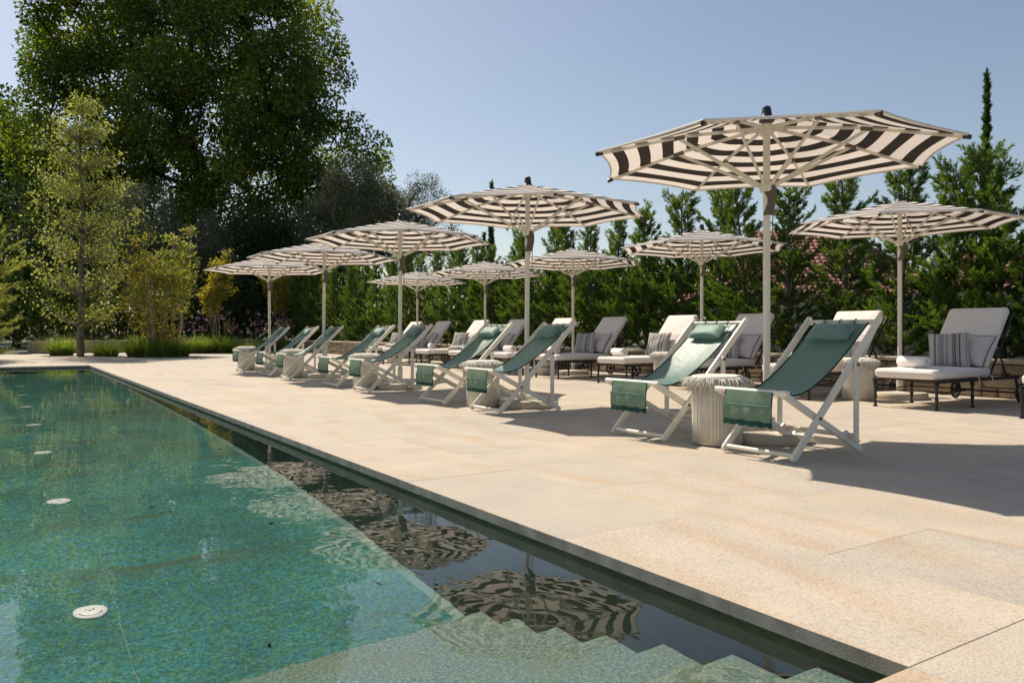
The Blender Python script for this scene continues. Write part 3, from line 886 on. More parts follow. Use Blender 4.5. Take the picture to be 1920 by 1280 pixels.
# ------------------------------------------------------------------ iron loungers with cushions
def lounger_proto():
    t = thing('sun_lounger', '', 'lounger', (0, 0, 0), 0, 'iron sun loungers with white cushions')
    ir = MAT['iron']; W = .37
    for s in (-1, 1):
        r = MB().bar((-.02, s * W, .325), (1.98, s * W, .325), .035, .022, (0, 1, 0), .25).build('side_rail', ir, t, 30)
        sc_ = MB().tube([(.02, s * W, .22), (.25, s * W, .20), (.5, s * W, .205), (.8, s * W, .22)], .009, 6)
        sc_.build('lower_stretcher', ir, t, 60)
        for x in (0.02, .82):
            MB().lathe([(0, 0), (.026, 0), (.026, .012), (.014, .03), (.015, .10), (.021, .115), (.021, .135), (.015, .15), (.017, .25), (.027, .275), (.027, .30), (.02, .31), (0, .31)], 12, (x, s * W, 0)).build('leg', ir, t, 50)
        MB().bar((1.90, s * W, .32), (1.96, s * W, .125), .03, .022, (0, 1, 0), .25).build('wheel_arm', ir, t, 30)
        w = MB(); n, m = 24, 8; rings = []
        wy = s * (W + .032)
        for k in range(n + 1):
            a = 2 * math.pi * k / n
            rings.append([(1.96 + (.105 + .017 * math.cos(b)) * math.cos(a), wy + .019 * math.sin(b), .125 + (.105 + .017 * math.cos(b)) * math.sin(a)) for b in [2 * math.pi * q / m for q in range(m)]])
        wo = w.loft(rings, cap=False).build('wheel', ir, t, 180)
        for k in range(5):
            a = 2 * math.pi * k / 5 + .3
            MB().tube([(1.96 + .02 * math.cos(a), wy, .125 + .02 * math.sin(a)), (1.96 + .1 * math.cos(a), wy, .125 + .1 * math.sin(a))], .009, 6).build('spoke', ir, wo, 60)
        MB().lathe([(0, -.024), (.028, -.024), (.03, 0), (.028, .024), (0, .024)], 12, (1.96, wy, .125), 'y').build('hub', ir, wo, 40)
        # backrest frame and ratchet arm
        MB().tube([(1.29, s * (W - .03), .345), (1.60, s * (W - .03), .74), (1.865, s * (W - .03), 1.085), (1.90, s * (W - .035), 1.10)], .014, 8).build('back_rail', ir, t, 60)
        MB().bar((1.56, s * (W - .055), .68), (1.80, s * (W - .055), .335), .024, .012, (0, 1, 0), .2).build('prop_arm', ir, t, 30)
        rk = MB()
        for k in range(5): rk.box(1.66 + .05 * k, 1.685 + .05 * k, s * (W - .06) - .006, s * (W - .06) + .006, .343, .372)
        rk = rk.build('ratchet_teeth', ir, t); rk['kind'] = 'stuff'
    for k in range(7): MB().bar((.02 + .2 * k, -W, .335), (.02 + .2 * k, W, .335), .012, .03, (1, 0, 0), .2).build('seat_slat', ir, t)
    MB().tube([(.02, -W, .215), (.02, W, .215)], .009, 6).build('end_stretcher', ir, t, 60)
    MB().tube([(.82, -W, .215), (.82, W, .215)], .009, 6).build('end_stretcher', ir, t, 60)
    MB().tube([(1.96, -W - .03, .125), (1.96, W + .03, .125)], .012, 8).build('axle', ir, t, 60)
    MB().tube([(1.9, -W + .035, 1.10), (1.9, W - .035, 1.10)], .014, 8).build('top_rail', ir, t, 60)
    for u in (.25, .55, .8):
        x, z = 1.29 + .575 * u, .345 + .74 * u
        MB().tube([(x, -W + .03, z), (x, W - .03, z)], .009, 6).build('back_slat', ir, t, 60)
    sc1 = MB().rbox(.66, .365, .056, .045, .014, 5, Matrix.Translation((.635, 0, .406)), .002).build('seat_cushion', MAT['cushion'], t, 180)
    th = math.atan2(.74, .575)
    Mb = Matrix.Translation((1.53, 0, .775)) @ Matrix.Rotation(-th, 4, 'Y') @ Matrix.Translation((.015, 0, .072))
    bc = MB().rbox(.455, .362, .056, .045, .014, 5, Mb, .002).build('back_cushion', MAT['cushion'], t, 180)
    for cu, pts in ((sc1, [(x, y, .452) for x, y in ()]),): pass
    def seam(M, hx, hy, z, par):
        pts = []
        for cx, cy0, a0 in ((hx, hy, 0), (-hx, hy, 90), (-hx, -hy, 180), (hx, -hy, 270)):
            for q in range(4):
                a = R(a0 + 30 * q); pts.append(M @ Vector((cx - math.copysign(.045, cx) + .0465 * math.cos(a), cy0 - math.copysign(.045, cy0) + .0465 * math.sin(a), z)))
        pts.append(pts[0]); MB().tube(pts, .0045, 5, False).build('seam', MAT['cushion'], par, 180)
    seam(Matrix.Translation((.635, 0, .406)), .66, .365, .018, sc1)
    seam(Mb, .455, .362, .018, bc)
    for x, s in ((.93, -1), (1.25, -1), (.93, 1)):
        MB().tube([(x, s * .368, .37), (x + .01, s * .388, .345), (x + .03, s * .385, .31), (x + .02, s * .38, .275)], .006, 6).build('tie', MAT['cushion'], sc1, 60)
    return t
lo = lounger_proto()
LY = [3.55]; 
for (_, y) in BACK: LY += [y - .82, y + .85]
LY = [3.55, 5.18, 6.85, 8.75, 10.42, 12.38, 14.05, 15.98, 17.65, 19.78, 21.45]
lab = ['white cushioned iron lounger cut off by the right edge', 'white cushioned iron lounger fully in view on the right'] + ['white cushioned iron lounger, %s from the right edge along the hedge' % ORD[k] for k in range(2, 10)] + ['white cushioned iron lounger farthest along the hedge']
for k, (y, lb) in enumerate(zip(LY, lab)):
    if k == 0: lo.location = (8.88, y, .001); lo['label'] = lb
    else: dup(lo, (8.88 + .02 * math.sin(k * 3), y, .001), R(.7 * math.sin(k * 7)), lb)

def pillow_mesh(name, h, T, mat):
    n = 16; vs = []; fs = []
    for sd in (1, -1):
        for i in range(n + 1):
            for j in range(n + 1):
                u, v = -1 + 2 * i / n, -1 + 2 * j / n
                e = max(0, (1 - u * u) * (1 - v * v)) ** .42
                vs.append((sd * T * e + .006 * math.sin(5 * u + 3 * v) * e, v * h * (1 - .07 * (1 - u * u)), u * h * (1 - .07 * (1 - v * v))))
    for sd in (0, 1):
        for i in range(n):
            for j in range(n):
                a = sd * (n + 1) ** 2 + i * (n + 1) + j; q = (a, a + 1, a + n + 2, a + n + 1)
                fs.append(q if sd == 0 else q[::-1])
    return MB().add(vs, fs).mesh(name, mat, 180)
def pillow_edge(h):
    pts = []
    N = 8
    cs = [(-1, -1), (1, -1), (1, 1), (-1, 1)]
    for k in range(4):
        a, b = cs[k], cs[(k + 1) % 4]
        for q in range(N):
            u = a[0] + (b[0] - a[0]) * q / N; v = a[1] + (b[1] - a[1]) * q / N
            pts.append((0, v * h * (1 - .07 * (1 - u * u)), u * h * (1 - .07 * (1 - v * v))))
    pts.append(pts[0])
    return MB().tube(pts, .006, 6, False)
sp_mesh = pillow_mesh('cover', .225, .085, MAT['stripe_pillow']); pp_mesh = pillow_mesh('cover', .225, .08, MAT['plain_pillow'])
se_mesh = pillow_edge(.226).mesh('piping', MAT['stripe_pillow'], 180); pe_mesh = pillow_edge(.226).mesh('piping', MAT['piping'], 180)
def towel_mesh():
    pts = []; n = 64
    for k in range(n + 1):
        a = 2 * math.pi * 3.4 * k / n; r = .014 + .052 * k / n
        pts.append((r * math.cos(a), r * math.sin(a)))
    th = .0125; vs = []; fs = []
    prof = []
    for k in range(n + 1):
        a = 2 * math.pi * 3.4 * k / n
        prof.append(((pts[k][0] + th / 2 * math.cos(a), pts[k][1] + th / 2 * math.sin(a)), (pts[k][0] - th / 2 * math.cos(a), pts[k][1] - th / 2 * math.sin(a))))
    ys = (-.205, -.2, -.1, 0, .1, .2, .205)
    for y in ys:
        sh = .93 if abs(y) > .2 else 1
        for (o, i) in prof:
            vs += [(o[0] * sh, y, o[1] * sh), (i[0] * sh if sh == 1 else i[0] * 1.0, y, i[1])]
    m = 2 * (n + 1)
    for q in range(len(ys) - 1):
        for k in range(n):
            a = q * m + 2 * k
            fs.append((a, a + 2, a + m + 2, a + m)); fs.append((a + 1, a + m + 1, a + m + 3, a + 3))
        fs.append((q * m, q * m + m, q * m + m + 1, q * m + 1)); e = q * m + 2 * n
        fs.append((e, e + 1, e + m + 1, e + m))
    for q, fl in ((0, 1), (len(ys) - 1, 0)):
        for k in range(n):
            a = q * m + 2 * k; f = (a, a + 1, a + 3, a + 2); fs.append(f if fl else f[::-1])
    return MB().add(vs, fs).mesh('rolled_towel', MAT['towel'], 60)
tw = towel_mesh()
where = ['on the lounger at the right edge', 'on the lounger fully in view on the right'] + ['on the %s lounger from the right edge' % ORD[k] for k in range(2, 10)] + ['on the farthest lounger']
for k, y in enumerate(LY):
    rr = random.Random(50 + k)
    for kind in ('striped', 'plain'):
        tt = thing('striped_cushion' if kind == 'striped' else 'plain_cushion',
                   ('grey striped scatter cushion ' if kind == 'striped' else 'plain grey piped scatter cushion ') + where[k], 'cushion', (0, 0, 0), 0, 'scatter cushions on the loungers')
        if kind == 'striped': link('cover', sp_mesh, tt); link('piping', se_mesh, tt)
        else: link('cover', pp_mesh, tt); link('piping', pe_mesh, tt)
        if kind == 'striped':
            tt.location = (8.88 + 1.06 + rr.uniform(-.03, .03), y + .03 + rr.uniform(-.05, .05), .678); tt.rotation_euler = (R(rr.uniform(-4, 4)), R(24), R(rr.uniform(8, 26)))
        else:
            tt.location = (8.88 + 1.265 + rr.uniform(-.01, .01), y - .14 + rr.uniform(-.04, .04), .672); tt.rotation_euler = (R(rr.uniform(-5, 5)), R(33), R(rr.uniform(-8, 4)))
    o = link('rolled_towel', tw, None, (8.88 + .24 + rr.uniform(-.04, .05), y + rr.uniform(-.04, .08), .545)); o.rotation_euler = (0, R(rr.uniform(0, 360)), R(rr.uniform(-30, -8)))
    tag(o, 'rolled white towel lying ' + where[k].replace('on the', 'on the foot of the', 1), 'towel', 'rolled towels on the loungers')
# ------------------------------------------------------------------ END OF FURNITURE

# ------------------------------------------------------------------ vegetation helpers
def unit(a):
    return a / np.maximum(np.linalg.norm(a, axis=-1, keepdims=True), 1e-9)

def leaf_mesh(name, C, D, N, L, W, mat, tint, fold=.12):
    """one folded diamond leaf for every row"""
    n = len(C)
    L = np.broadcast_to(L, (n,))[:, None]; W = np.broadcast_to(W, (n,))[:, None]
    S = unit(np.cross(D, N)); N2 = np.cross(S, D)
    mid = C + D * L * .48 + N2 * W * fold
    V = np.stack([C, mid + S * W / 2, C + D * L, mid - S * W / 2], 1).reshape(-1, 3)
    me = bpy.data.meshes.new(name)
    me.vertices.add(4 * n); me.vertices.foreach_set('co', V.astype(np.float32).ravel())
    base = (np.arange(n) * 4)[:, None]
    loops = np.concatenate([base + [0, 1, 2], base + [0, 2, 3]], 1).astype(np.int32).ravel()
    me.loops.add(len(loops)); me.loops.foreach_set('vertex_index', loops)
    me.polygons.add(2 * n); me.polygons.foreach_set('loop_start', np.arange(0, 6 * n, 3, dtype=np.int32))
    me.update(calc_edges=True)
    at = me.attributes.new('tint', 'FLOAT', 'FACE')
    at.data.foreach_set('value', np.repeat(np.clip(tint, 0, 1), 2).astype(np.float32))
    me.materials.append(mat)
    return me

def from_view(px, py, d):
    X = (px - 960) / 1471 * d
    return np.array((X * cy_ + d * sy_, d * cy_ - X * sy_, .9 + (622 - py) / 1471 * d))

def skeleton(base, trunk_top, clumps, r0, rng, jit=.25):
    """joins every clump to the nearest older node; returns a branch mesh builder"""
    nodes = []; parent = []; 
    nt_ = 7
    for k in range(nt_):
        u = k / (nt_ - 1)
        p = base * (1 - u) + trunk_top * u + rng.normal(0, .06, 3) * (0 < k)
        nodes.append(p); parent.append(k - 1)
    order = np.argsort(np.linalg.norm(clumps - trunk_top, axis=1))
    for i in order:
        c = clumps[i]
        A = np.array(nodes); dist = np.linalg.norm(A - c, axis=1) + .55 * np.maximum(0, A[:, 2] - c[2]) + np.where(np.arange(len(A)) < 3, 4., 0)
        j = int(np.argmin(dist)); a = nodes[j]
        m = max(1, int(np.linalg.norm(c - a) / 1.6))
        for q in range(1, m + 1):
            p = a + (c - a) * q / m
            p = p + rng.normal(0, jit * .4, 3) + np.array((0, 0, -.12 * jit * np.linalg.norm(c - a) * math.sin(math.pi * q / m)))
            nodes.append(p); parent.append(j if q == 1 else len(nodes) - 2)
    cnt = [0] * len(nodes)
    for i in range(len(nodes) - 1, -1, -1):
        cnt[i] += 1
        if parent[i] >= 0: cnt[parent[i]] += cnt[i]
    tot = cnt[0]
    rad = [max(.012, r0 * (c / tot) ** .46) for c in cnt]
    mb = MB()
    mb.tube([tuple(nodes[k]) for k in range(nt_)], [rad[k] * (1.25 if k == 0 else 1) for k in range(nt_)], 10)
    for i in range(nt_, len(nodes)):
        mb.tube([tuple(nodes[parent[i]]), tuple(nodes[i])], [min(rad[parent[i]], rad[i] * 1.25), rad[i]], 5, False)
    return mb

def crown(clumps, rads, per, L, W, rng, center, droop=.25, flat=1.0, spread=1.0):
    C = []; D = []; N = []; T = []
    for c, r in zip(clumps, rads):
        n = int(per * (r / np.mean(rads)) ** 2)
        d = unit(rng.normal(0, 1, (n, 3))); rr = r * rng.random(n) ** .42 * spread
        p = c + d * rr[:, None] * np.array((1, 1, flat))
        dd = unit(d * .7 + rng.normal(0, .6, (n, 3)) + np.array((0, 0, -droop)))
        nn = unit(rng.normal(0, .6, (n, 3)) + np.array((0, 0, .75)) + d * .3)
        C.append(p); D.append(dd); N.append(nn); T.append(np.clip(rng.normal(.5, .2) + rng.normal(0, .17, n), 0, 1))
    C = np.concatenate(C); n = len(C)
    return C, np.concatenate(D), np.concatenate(N), L * rng.uniform(.7, 1.25, n), W * rng.uniform(.7, 1.25, n), np.concatenate(T)

def plant_tree(name, label, cat, base, top_u, clumps, rads, per, L, W, leaf, bark, r0, seed, group=None, droop=.25, jit=.25, spread=1.0):
    rng = np.random.default_rng(seed)
    base = np.array(base, float)
    t = thing(name, label, cat, tuple(base), 0, group)
    ct = np.array(clumps) - base; z0 = np.zeros(3)
    skeleton(z0, np.array(top_u, float), ct, r0, rng, jit).build('trunk', bark, t, 180)
    C, D, N, Lv, Wv, T = crown(ct, rads, per, L, W, rng, z0, droop, 1.0, spread)
    link('crown', leaf_mesh('crown', C, D, N, Lv, Wv, leaf, T), t)
    return t

def lobes_view(lobes, n, rmin, rng, surf=.75):
    """clump centres spread through overlapping lobes given as (px, py, distance, radius in px, depth factor)"""
    out = []
    cen = []; rad = []
    for (px, py, d, rp) in lobes:
        cen.append(from_view(px, py, d)); rad.append(rp / 1471 * d)
    cen = np.array(cen); rad = np.array(rad)
    pr = rad ** 2 / np.sum(rad ** 2)
    tries = 0
    while len(out) < n and tries < n * 60:
        tries += 1
        i = rng.choice(len(rad), p=pr)
        d = unit(rng.normal(0, 1, 3)); r = rad[i] * (rng.uniform(.78, 1.0) if rng.random() < surf else rng.random() ** .5)
        p = cen[i] + d * r * np.array((1, 1, .95))
        if p[2] < 1.0: continue
        inside = np.any(np.linalg.norm(cen - p, axis=1) < rad * .62)
        if inside and rng.random() < .6: continue
        if out and np.min(np.linalg.norm(np.array(out) - p, axis=1)) < rmin: continue
        out.append(p)
    return np.array(out)

# ------------------------------------------------------------------ the big tree
rng = np.random.default_rng(21)
D0 = 60
lob = [(385, 150, D0, 215), (300, 40, D0, 185), (470, 80, D0 + 1, 150), (185, 110, D0 - 1, 130), (560, 215, D0, 118), (630, 310, D0 - 1, 88), (400, 330, D0 + 1, 210),
       (150, 290, D0 + 2, 130), (330, -90, D0, 170), (430, -60, D0 + 1, 120), (230, -30, D0, 140), (520, 330, D0 + 2, 150), (250, 230, D0 - 2, 160), (660, 250, D0, 48), (590, 120, D0, 50), (110, 90, D0, 65), (470, 190, D0 - 3, 130), (700, 330, D0, 38), (470, -20, D0, 62), (300, 380, D0 + 2, 150)]
lob += [(640, 400, D0, 80), (690, 420, D0 + 2, 60), (560, 420, D0, 120), (420, 430, D0, 150)]
cl = lobes_view(lob, 600, 1.25, rng, .78)
bt = from_view(405, 622, D0); bt[2] = 0
plant_tree('broadleaf_tree', 'huge dark green broadleaf tree towering behind the far end of the pool', 'tree', bt, (0.3, 0, 8.0), cl, rng.uniform(.75, 1.7, len(cl)), 275, .34, .19,
           MAT['plane_leaf'], MAT['bark_dark'], .55, 22, None, .3)
cl = lobes_view([(15, 265, 66, 70), (-50, 250, 66, 90), (-30, 340, 66, 110), (40, 350, 66, 90), (-90, 380, 66, 120)], 150, .8, rng)
bt = from_view(-20, 622, 66); bt[2] = 0
plant_tree('broadleaf_tree', 'tall green tree at the left edge behind the slim young tree', 'tree', bt, (0, 0, 5), cl, rng.uniform(.9, 1.5, len(cl)), 190, .4, .24, MAT['dark_leaf'], MAT['bark_dark'], .35, 23, None, .3)

# ------------------------------------------------------------------ grey-green olives and dark evergreens
def bush_tree(name, label, lobes, n, per, leaf, bark, L, W, seed, r0=.2, rr=(.45, .85), group=None, basepx=None, rmin=.4, cat='tree'):
    rng = np.random.default_rng(seed)
    cl = lobes_view(lobes, n, rmin, rng, .8)
    px = basepx if basepx else lobes[0][0]
    b = from_view(px, 622, lobes[0][2]); b[2] = 0
    top = np.mean(cl, 0) - b; top[2] *= .55
    return plant_tree(name, label, cat, b, top, cl, rng.uniform(*rr, len(cl)), per, L, W, leaf, bark, r0, seed, group, .1)
OG = 'grey-green olive trees'
bush_tree('olive_tree', 'silvery olive tree left of the big trunk, behind the golden shrub', [(262, 400, 40, 62), (235, 460, 40, 55), (290, 470, 40, 55), (270, 540, 40, 70)], 85, 230, MAT['olive_leaf'], MAT['bark'], .13, .045, 31, .18, (.4, .75), OG)
bush_tree('olive_tree', 'dark olive tree in the shade of the big tree', [(350, 440, 41, 65), (390, 510, 41, 62), (330, 520, 41, 66), (345, 585, 41, 66)], 90, 220, MAT['olive_leaf'], MAT['bark'], .13, .045, 32, .18, (.4, .75), OG)
bush_tree('olive_tree', 'rounded olive tree at the right foot of the big tree', [(665, 375, 42, 70), (630, 430, 42, 70), (700, 410, 42, 62), (660, 340, 42, 42)], 100, 230, MAT['olive_leaf'], MAT['bark'], .13, .045, 33, .2, (.4, .75), OG)
bush_tree('olive_tree', 'sunlit olive tree above the third poolside parasol', [(795, 385, 44, 46), (760, 400, 44, 50), (740, 440, 44, 62), (800, 440, 44, 56), (800, 352, 44, 22)], 90, 230, MAT['olive_leaf'], MAT['bark'], .13, .045, 34, .2, (.4, .7), OG)
EG = 'dark evergreens behind the far wall'
for k, (px, py, r, lb) in enumerate(((30, 480, 135, 'dark evergreen at the left edge behind the far wall'), (160, 480, 120, 'dark evergreen behind the slim young tree'), (450, 500, 95, 'dark evergreen behind the far parasols below the big tree'), (560, 470, 95, 'dark evergreen rising behind the fourth poolside parasol'))):
    bush_tree('evergreen_tree', lb, [(px, py, 47, r), (px - 40, py + 60, 47, r * .8), (px + 50, py + 60, 47, r * .8)], 120, 190, MAT['dark_leaf'], MAT['bark_dark'], .2, .11, 40 + k, .22, (.7, 1.15), EG, None, .6)

# ------------------------------------------------------------------ cypress hedge
def conifer_meshes(seed, H, RB, nb, leaf, bark, dens=1.0, sub=4, wisp=.35, up0=22, leaflet=.075, umax=1.0, taper=1.35, fan=.16, rise=30):
    """trunk, ascending boughs and side twigs, every twig a plume of short scale-leaf sprays"""
    rng = np.random.default_rng(seed)
    C = []; D = []; N = []; L = []; W = []; T = []
    tb = MB(); lean = rng.normal(0, .05, 2); up = np.array((0, 0, 1.))
    def axis(z): return np.array((lean[0] * (z / H) ** 2 * 3, lean[1] * (z / H) ** 2 * 3, z))
    zs = [H * q / 8 for q in range(9)]
    tb.tube([tuple(axis(z)) for z in zs], [.055 * (1 - .9 * z / H) + .004 for z in zs], 7)
    def plume(pts, w0, tint, dn):
        pts = np.array(pts); seg = np.diff(pts, axis=0); ln = np.linalg.norm(seg, axis=1); tot = ln.sum()
        ns = max(4, int(tot * 74 * dn * dens)); cum = np.concatenate([[0], np.cumsum(ln)])
        f = np.sort(rng.uniform(.06, 1.0, ns)) * tot; i0 = np.clip(np.searchsorted(cum, f) - 1, 0, len(seg) - 1)
        fr = ((f - cum[i0]) / ln[i0])[:, None]; p = pts[i0] + seg[i0] * fr; d = seg[i0] / ln[i0][:, None]
        u = f / tot
        rad = unit(np.cross(d, unit(rng.normal(0, 1, (ns, 3)))))
        sd = unit(d * rng.uniform(1.0, 1.6, ns)[:, None] + rad * (rng.uniform(.45, .95, ns) * (1.1 - .55 * u))[:, None] + up * .15)
        ll = leaflet * 1.25 * (1.15 - .4 * u) * rng.uniform(.6, 1.5, ns) * w0
        tt = np.clip(tint + .22 * u + rng.normal(0, .1, ns), 0, 1)
        for q in range(3):
            if q == 0: c0 = p; dd = sd; l2 = ll * 1.25
            else:
                c0 = p + sd * (ll * (.3 + .12 * q))[:, None]; lat = unit(np.cross(sd, rng.normal(0, 1, (ns, 3)))); dd = unit(sd + lat * .5); l2 = ll * .7
            C.append(c0); D.append(dd); N.append(unit(np.cross(dd, rng.normal(0, 1, (ns, 3))))); L.append(l2); W.append(l2 * rng.uniform(.11, .20, ns)); T.append(tt)
    ga = rng.uniform(0, 6.28)
    for b in range(nb):
        u = ((b + .5) / nb) ** 1.12 * umax; z0 = .05 + (H - .06) * u * .96
        az = ga + b * 2.39996 + rng.normal(0, .3)
        prof = (.75 + u * 1.2 if u < .2 else 1.0) * (1 - ((u - .1) / .9) ** taper if u > .1 else 1)
        Lb = RB * max(fan, prof) * rng.uniform(.6, 1.12) + .10
        if rng.random() < wisp * (.3 + u): Lb *= rng.uniform(1.15, 1.6)
        el0 = R(up0 + rise * u + rng.normal(0, 9)); el1 = el0 + R(rng.uniform(8, 26))
        out = np.array((math.cos(az), math.sin(az), 0)); side = np.array((-math.sin(az), math.cos(az), 0))
        m = 6; p = axis(z0); pts = [p]; dirs = []
        for q in range(m):
            e = el0 + (el1 - el0) * q / m
            d = out * math.cos(e) + up * math.sin(e) + side * rng.normal(0, .06); d = d / np.linalg.norm(d)
            p = p + d * Lb / m; pts.append(p); dirs.append(d)
        tint = np.clip(.30 + rng.normal(0, .12) + .1 * u, .05, .7)
        tb.tube([tuple(q) for q in pts[:5]], [.010, .009, .007, .005, .003], 4, False)
        plume(pts[1:], 1.0, tint, 1.0)
        for q in range(sub if Lb > .22 else 1):
            k = rng.integers(1, m); sg = 1 if q % 2 else -1
            l2 = Lb * rng.uniform(.25, .5) * (1.15 - .5 * k / m); dd = unit(dirs[k - 1] * .9 + side * sg * rng.uniform(.4, .9) + up * rng.normal(.12, .25))
            p0 = pts[k]; pm = p0 + dd * l2 * .5; pe = pm + unit(dd + up * .25) * l2 * .5
            plume([p0, pm, pe], .9, np.clip(tint + rng.normal(0, .06), 0, 1), 1.0)
    top = axis(H * .97); plume([axis(H * .86), top, top + np.array((lean[0], lean[1], .22))], .8, .4, 1.2)
    me = leaf_mesh('crown', np.concatenate(C), np.concatenate(D), np.concatenate(N), np.concatenate(L), np.concatenate(W), leaf, np.concatenate(T), .2)
    return me, tb.mesh('trunk', bark, 180)
def put_conifer(name, label, meshes, loc, sc_=1.0, rz=0.0, group=None):
    t = thing(name, label, 'tree', loc, rz, group); t.scale = (sc_ ** .5 * random.uniform(.92, 1.1),) * 2 + (sc_,)
    link('trunk', meshes[1], t); link('crown', meshes[0], t)
    return t
cv = [conifer_meshes(200 + k, 3.45 + .09 * k, .78 + .05 * (k % 3), 112 + 6 * (k % 2), MAT['cypress_leaf'], MAT['bark'], 1.0, 5, .5, fan=.40, rise=22) for k in range(5)]
cd = [conifer_meshes(215 + k, 3.45 + .06 * k, .70, 118, MAT['cypress_leaf'], MAT['bark'], .85, 4, .4, fan=.3) for k in range(3)]
co = [conifer_meshes(240 + k, 3.6 + .1 * k, .76, 100, MAT['cypress_leaf'], MAT['bark'], 1.0, 5, .6, fan=.42, rise=20) for k in range(3)]
rr = random.Random(9)
HY = [4.3, 4.95, 5.6, 6.3, 7.15, 8.18, 9.27, 10.24, 11.13]
while HY[-1] < 38: HY.append(HY[-1] + (rr.uniform(.9, 1.08) if HY[-1] < 16 else rr.uniform(.82, .98)))
for k, y in enumerate(HY):
    s_ = rr.uniform(.76, .86) if y < 7 else rr.uniform(.84, .97) if y < 22 else rr.uniform(.86, .98)
    me_ = co[k % 3] if 6.5 < y < 11.5 else (cv[k % 5] if y < 13.5 else cd[k % 3])
    put_conifer('cypress_tree', 'feathery green cypress, %s from the right edge in the long hedge' % ORD[k] if k else 'feathery green cypress cut by the right edge, first of the hedge',
                me_, (12.25 + rr.uniform(-.12, .12), y, .40), s_, rr.uniform(0, 6.28), 'cypresses of the hedge behind the loungers')
dk = [conifer_meshes(230 + q, 3.6, .85, 95, MAT['cypress_dark'], MAT['bark'], .6, 4, .4, leaflet=.1) for q in range(2)]  # far hedge's shade put into the colour: darker copy of the hedge spray
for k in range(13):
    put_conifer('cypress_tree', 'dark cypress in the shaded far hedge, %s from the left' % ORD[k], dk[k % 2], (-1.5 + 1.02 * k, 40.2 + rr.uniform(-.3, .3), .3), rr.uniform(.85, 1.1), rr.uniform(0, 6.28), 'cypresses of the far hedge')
# slender cypresses beyond
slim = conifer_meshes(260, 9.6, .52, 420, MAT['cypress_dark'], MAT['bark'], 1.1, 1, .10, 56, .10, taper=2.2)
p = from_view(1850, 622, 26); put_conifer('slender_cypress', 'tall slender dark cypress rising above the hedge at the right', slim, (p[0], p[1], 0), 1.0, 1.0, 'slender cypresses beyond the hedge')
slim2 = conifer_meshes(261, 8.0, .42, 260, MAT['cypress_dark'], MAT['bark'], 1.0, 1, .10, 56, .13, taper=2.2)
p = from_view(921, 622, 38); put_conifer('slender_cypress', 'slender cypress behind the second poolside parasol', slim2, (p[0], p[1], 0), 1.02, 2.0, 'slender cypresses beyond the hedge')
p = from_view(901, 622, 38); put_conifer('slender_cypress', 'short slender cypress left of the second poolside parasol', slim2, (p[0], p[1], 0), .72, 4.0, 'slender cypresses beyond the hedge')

# ------------------------------------------------------------------ slim young tree, golden shrubs, crape myrtles
def columnar(name, label, loc, H, halfw, n, per, L, W, leaf, bark, r0, seed, stems=1, zmin=.6, rr=(.16, .34), up=.8, cat='tree', group=None, profile=None):
    rng = np.random.default_rng(seed)
    t = thing(name, label, cat, loc, 0, group)
    mb = MB(); C = []
    tops = []
    for s_ in range(stems):
        a = 6.28 * s_ / stems + rng.uniform(0, 1); sp = halfw * (rng.uniform(.3, .75) if stems > 1 else .04)
        top = np.array((math.cos(a) * sp, math.sin(a) * sp, H * (1 if s_ == 0 else rng.uniform(.5, .98))))
        pts = [tuple(np.array((math.cos(a) * .05 * (stems > 1), math.sin(a) * .05 * (stems > 1), 0)) * (1 - q / 8) + top * np.array((((q / 8) ** .8), (q / 8) ** .8, q / 8)) + rng.normal(0, .03, 3) * (q > 0)) for q in range(9)]
        mb.tube(pts, [r0 * (1 - .88 * q / 8) for q in range(9)], 7); tops.append(np.array(pts))
    for b in range(n):
        pts = tops[rng.integers(stems)]
        u = rng.random() ** .85; z = zmin + (H - zmin) * u * .995
        j = np.argmin(np.abs(pts[:, 2] - z)); p0 = pts[j].copy()
        w = halfw * (profile(u) if profile else (min(1, .55 + 2.2 * u) * (1 - u ** 2.2) + .10))
        az = rng.uniform(0, 6.28); l = w * rng.uniform(.5, 1.12) * (1.0 if stems == 1 else .62)
        d = np.array((math.cos(az), math.sin(az), 0)); e = p0 + d * l + np.array((0, 0, up * l * rng.uniform(.5, 1.2)))
        mid = (p0 + e) / 2 + np.array((0, 0, -.08 * l)) + rng.normal(0, .03, 3)
        mb.tube([tuple(p0), tuple(mid), tuple(e)], [.014 * r0 / .06 + .004, .008, .004], 4, False)
        for q in (.45, .7, .9, 1.0): C.append((p0 + (e - p0) * q + rng.normal(0, .05, 3)))
    mb.build('trunk', bark, t, 180)
    C = np.array(C)
    c, D, N, Lv, Wv, T = crown(C, rng.uniform(*rr, len(C)), per, L, W, rng, 0, .3)
    link('crown', leaf_mesh('crown', c, D, N, Lv, Wv, leaf, T), t)
    return t, tops
columnar('young_tree', 'slim young tree with small pale yellow-green leaves at the pool end', (2.5, 32.6, 0), 9.0, 1.6, 270, 9, .12, .07, MAT['lime_leaf'], MAT['bark'], .13, 51, 1, .5, (.2, .48), .7, profile=lambda u: min(1, .6 + 2.0 * u) * (1 - u ** 2.6) + .22)
t, tops = columnar('golden_shrub', 'broad golden-orange shrub at the end of the terrace', (4.75, 30.6, 0), 4.2, 1.5, 105, 9, .14, .09, MAT['gold_leaf'], MAT['bark_pale'], .035, 52, 9, .3, (.14, .42), .5, 'shrub', 'autumn-coloured shrubs', lambda u: .45 + .75 * math.sin(math.pi * min(1, u * 1.1 + .05)))
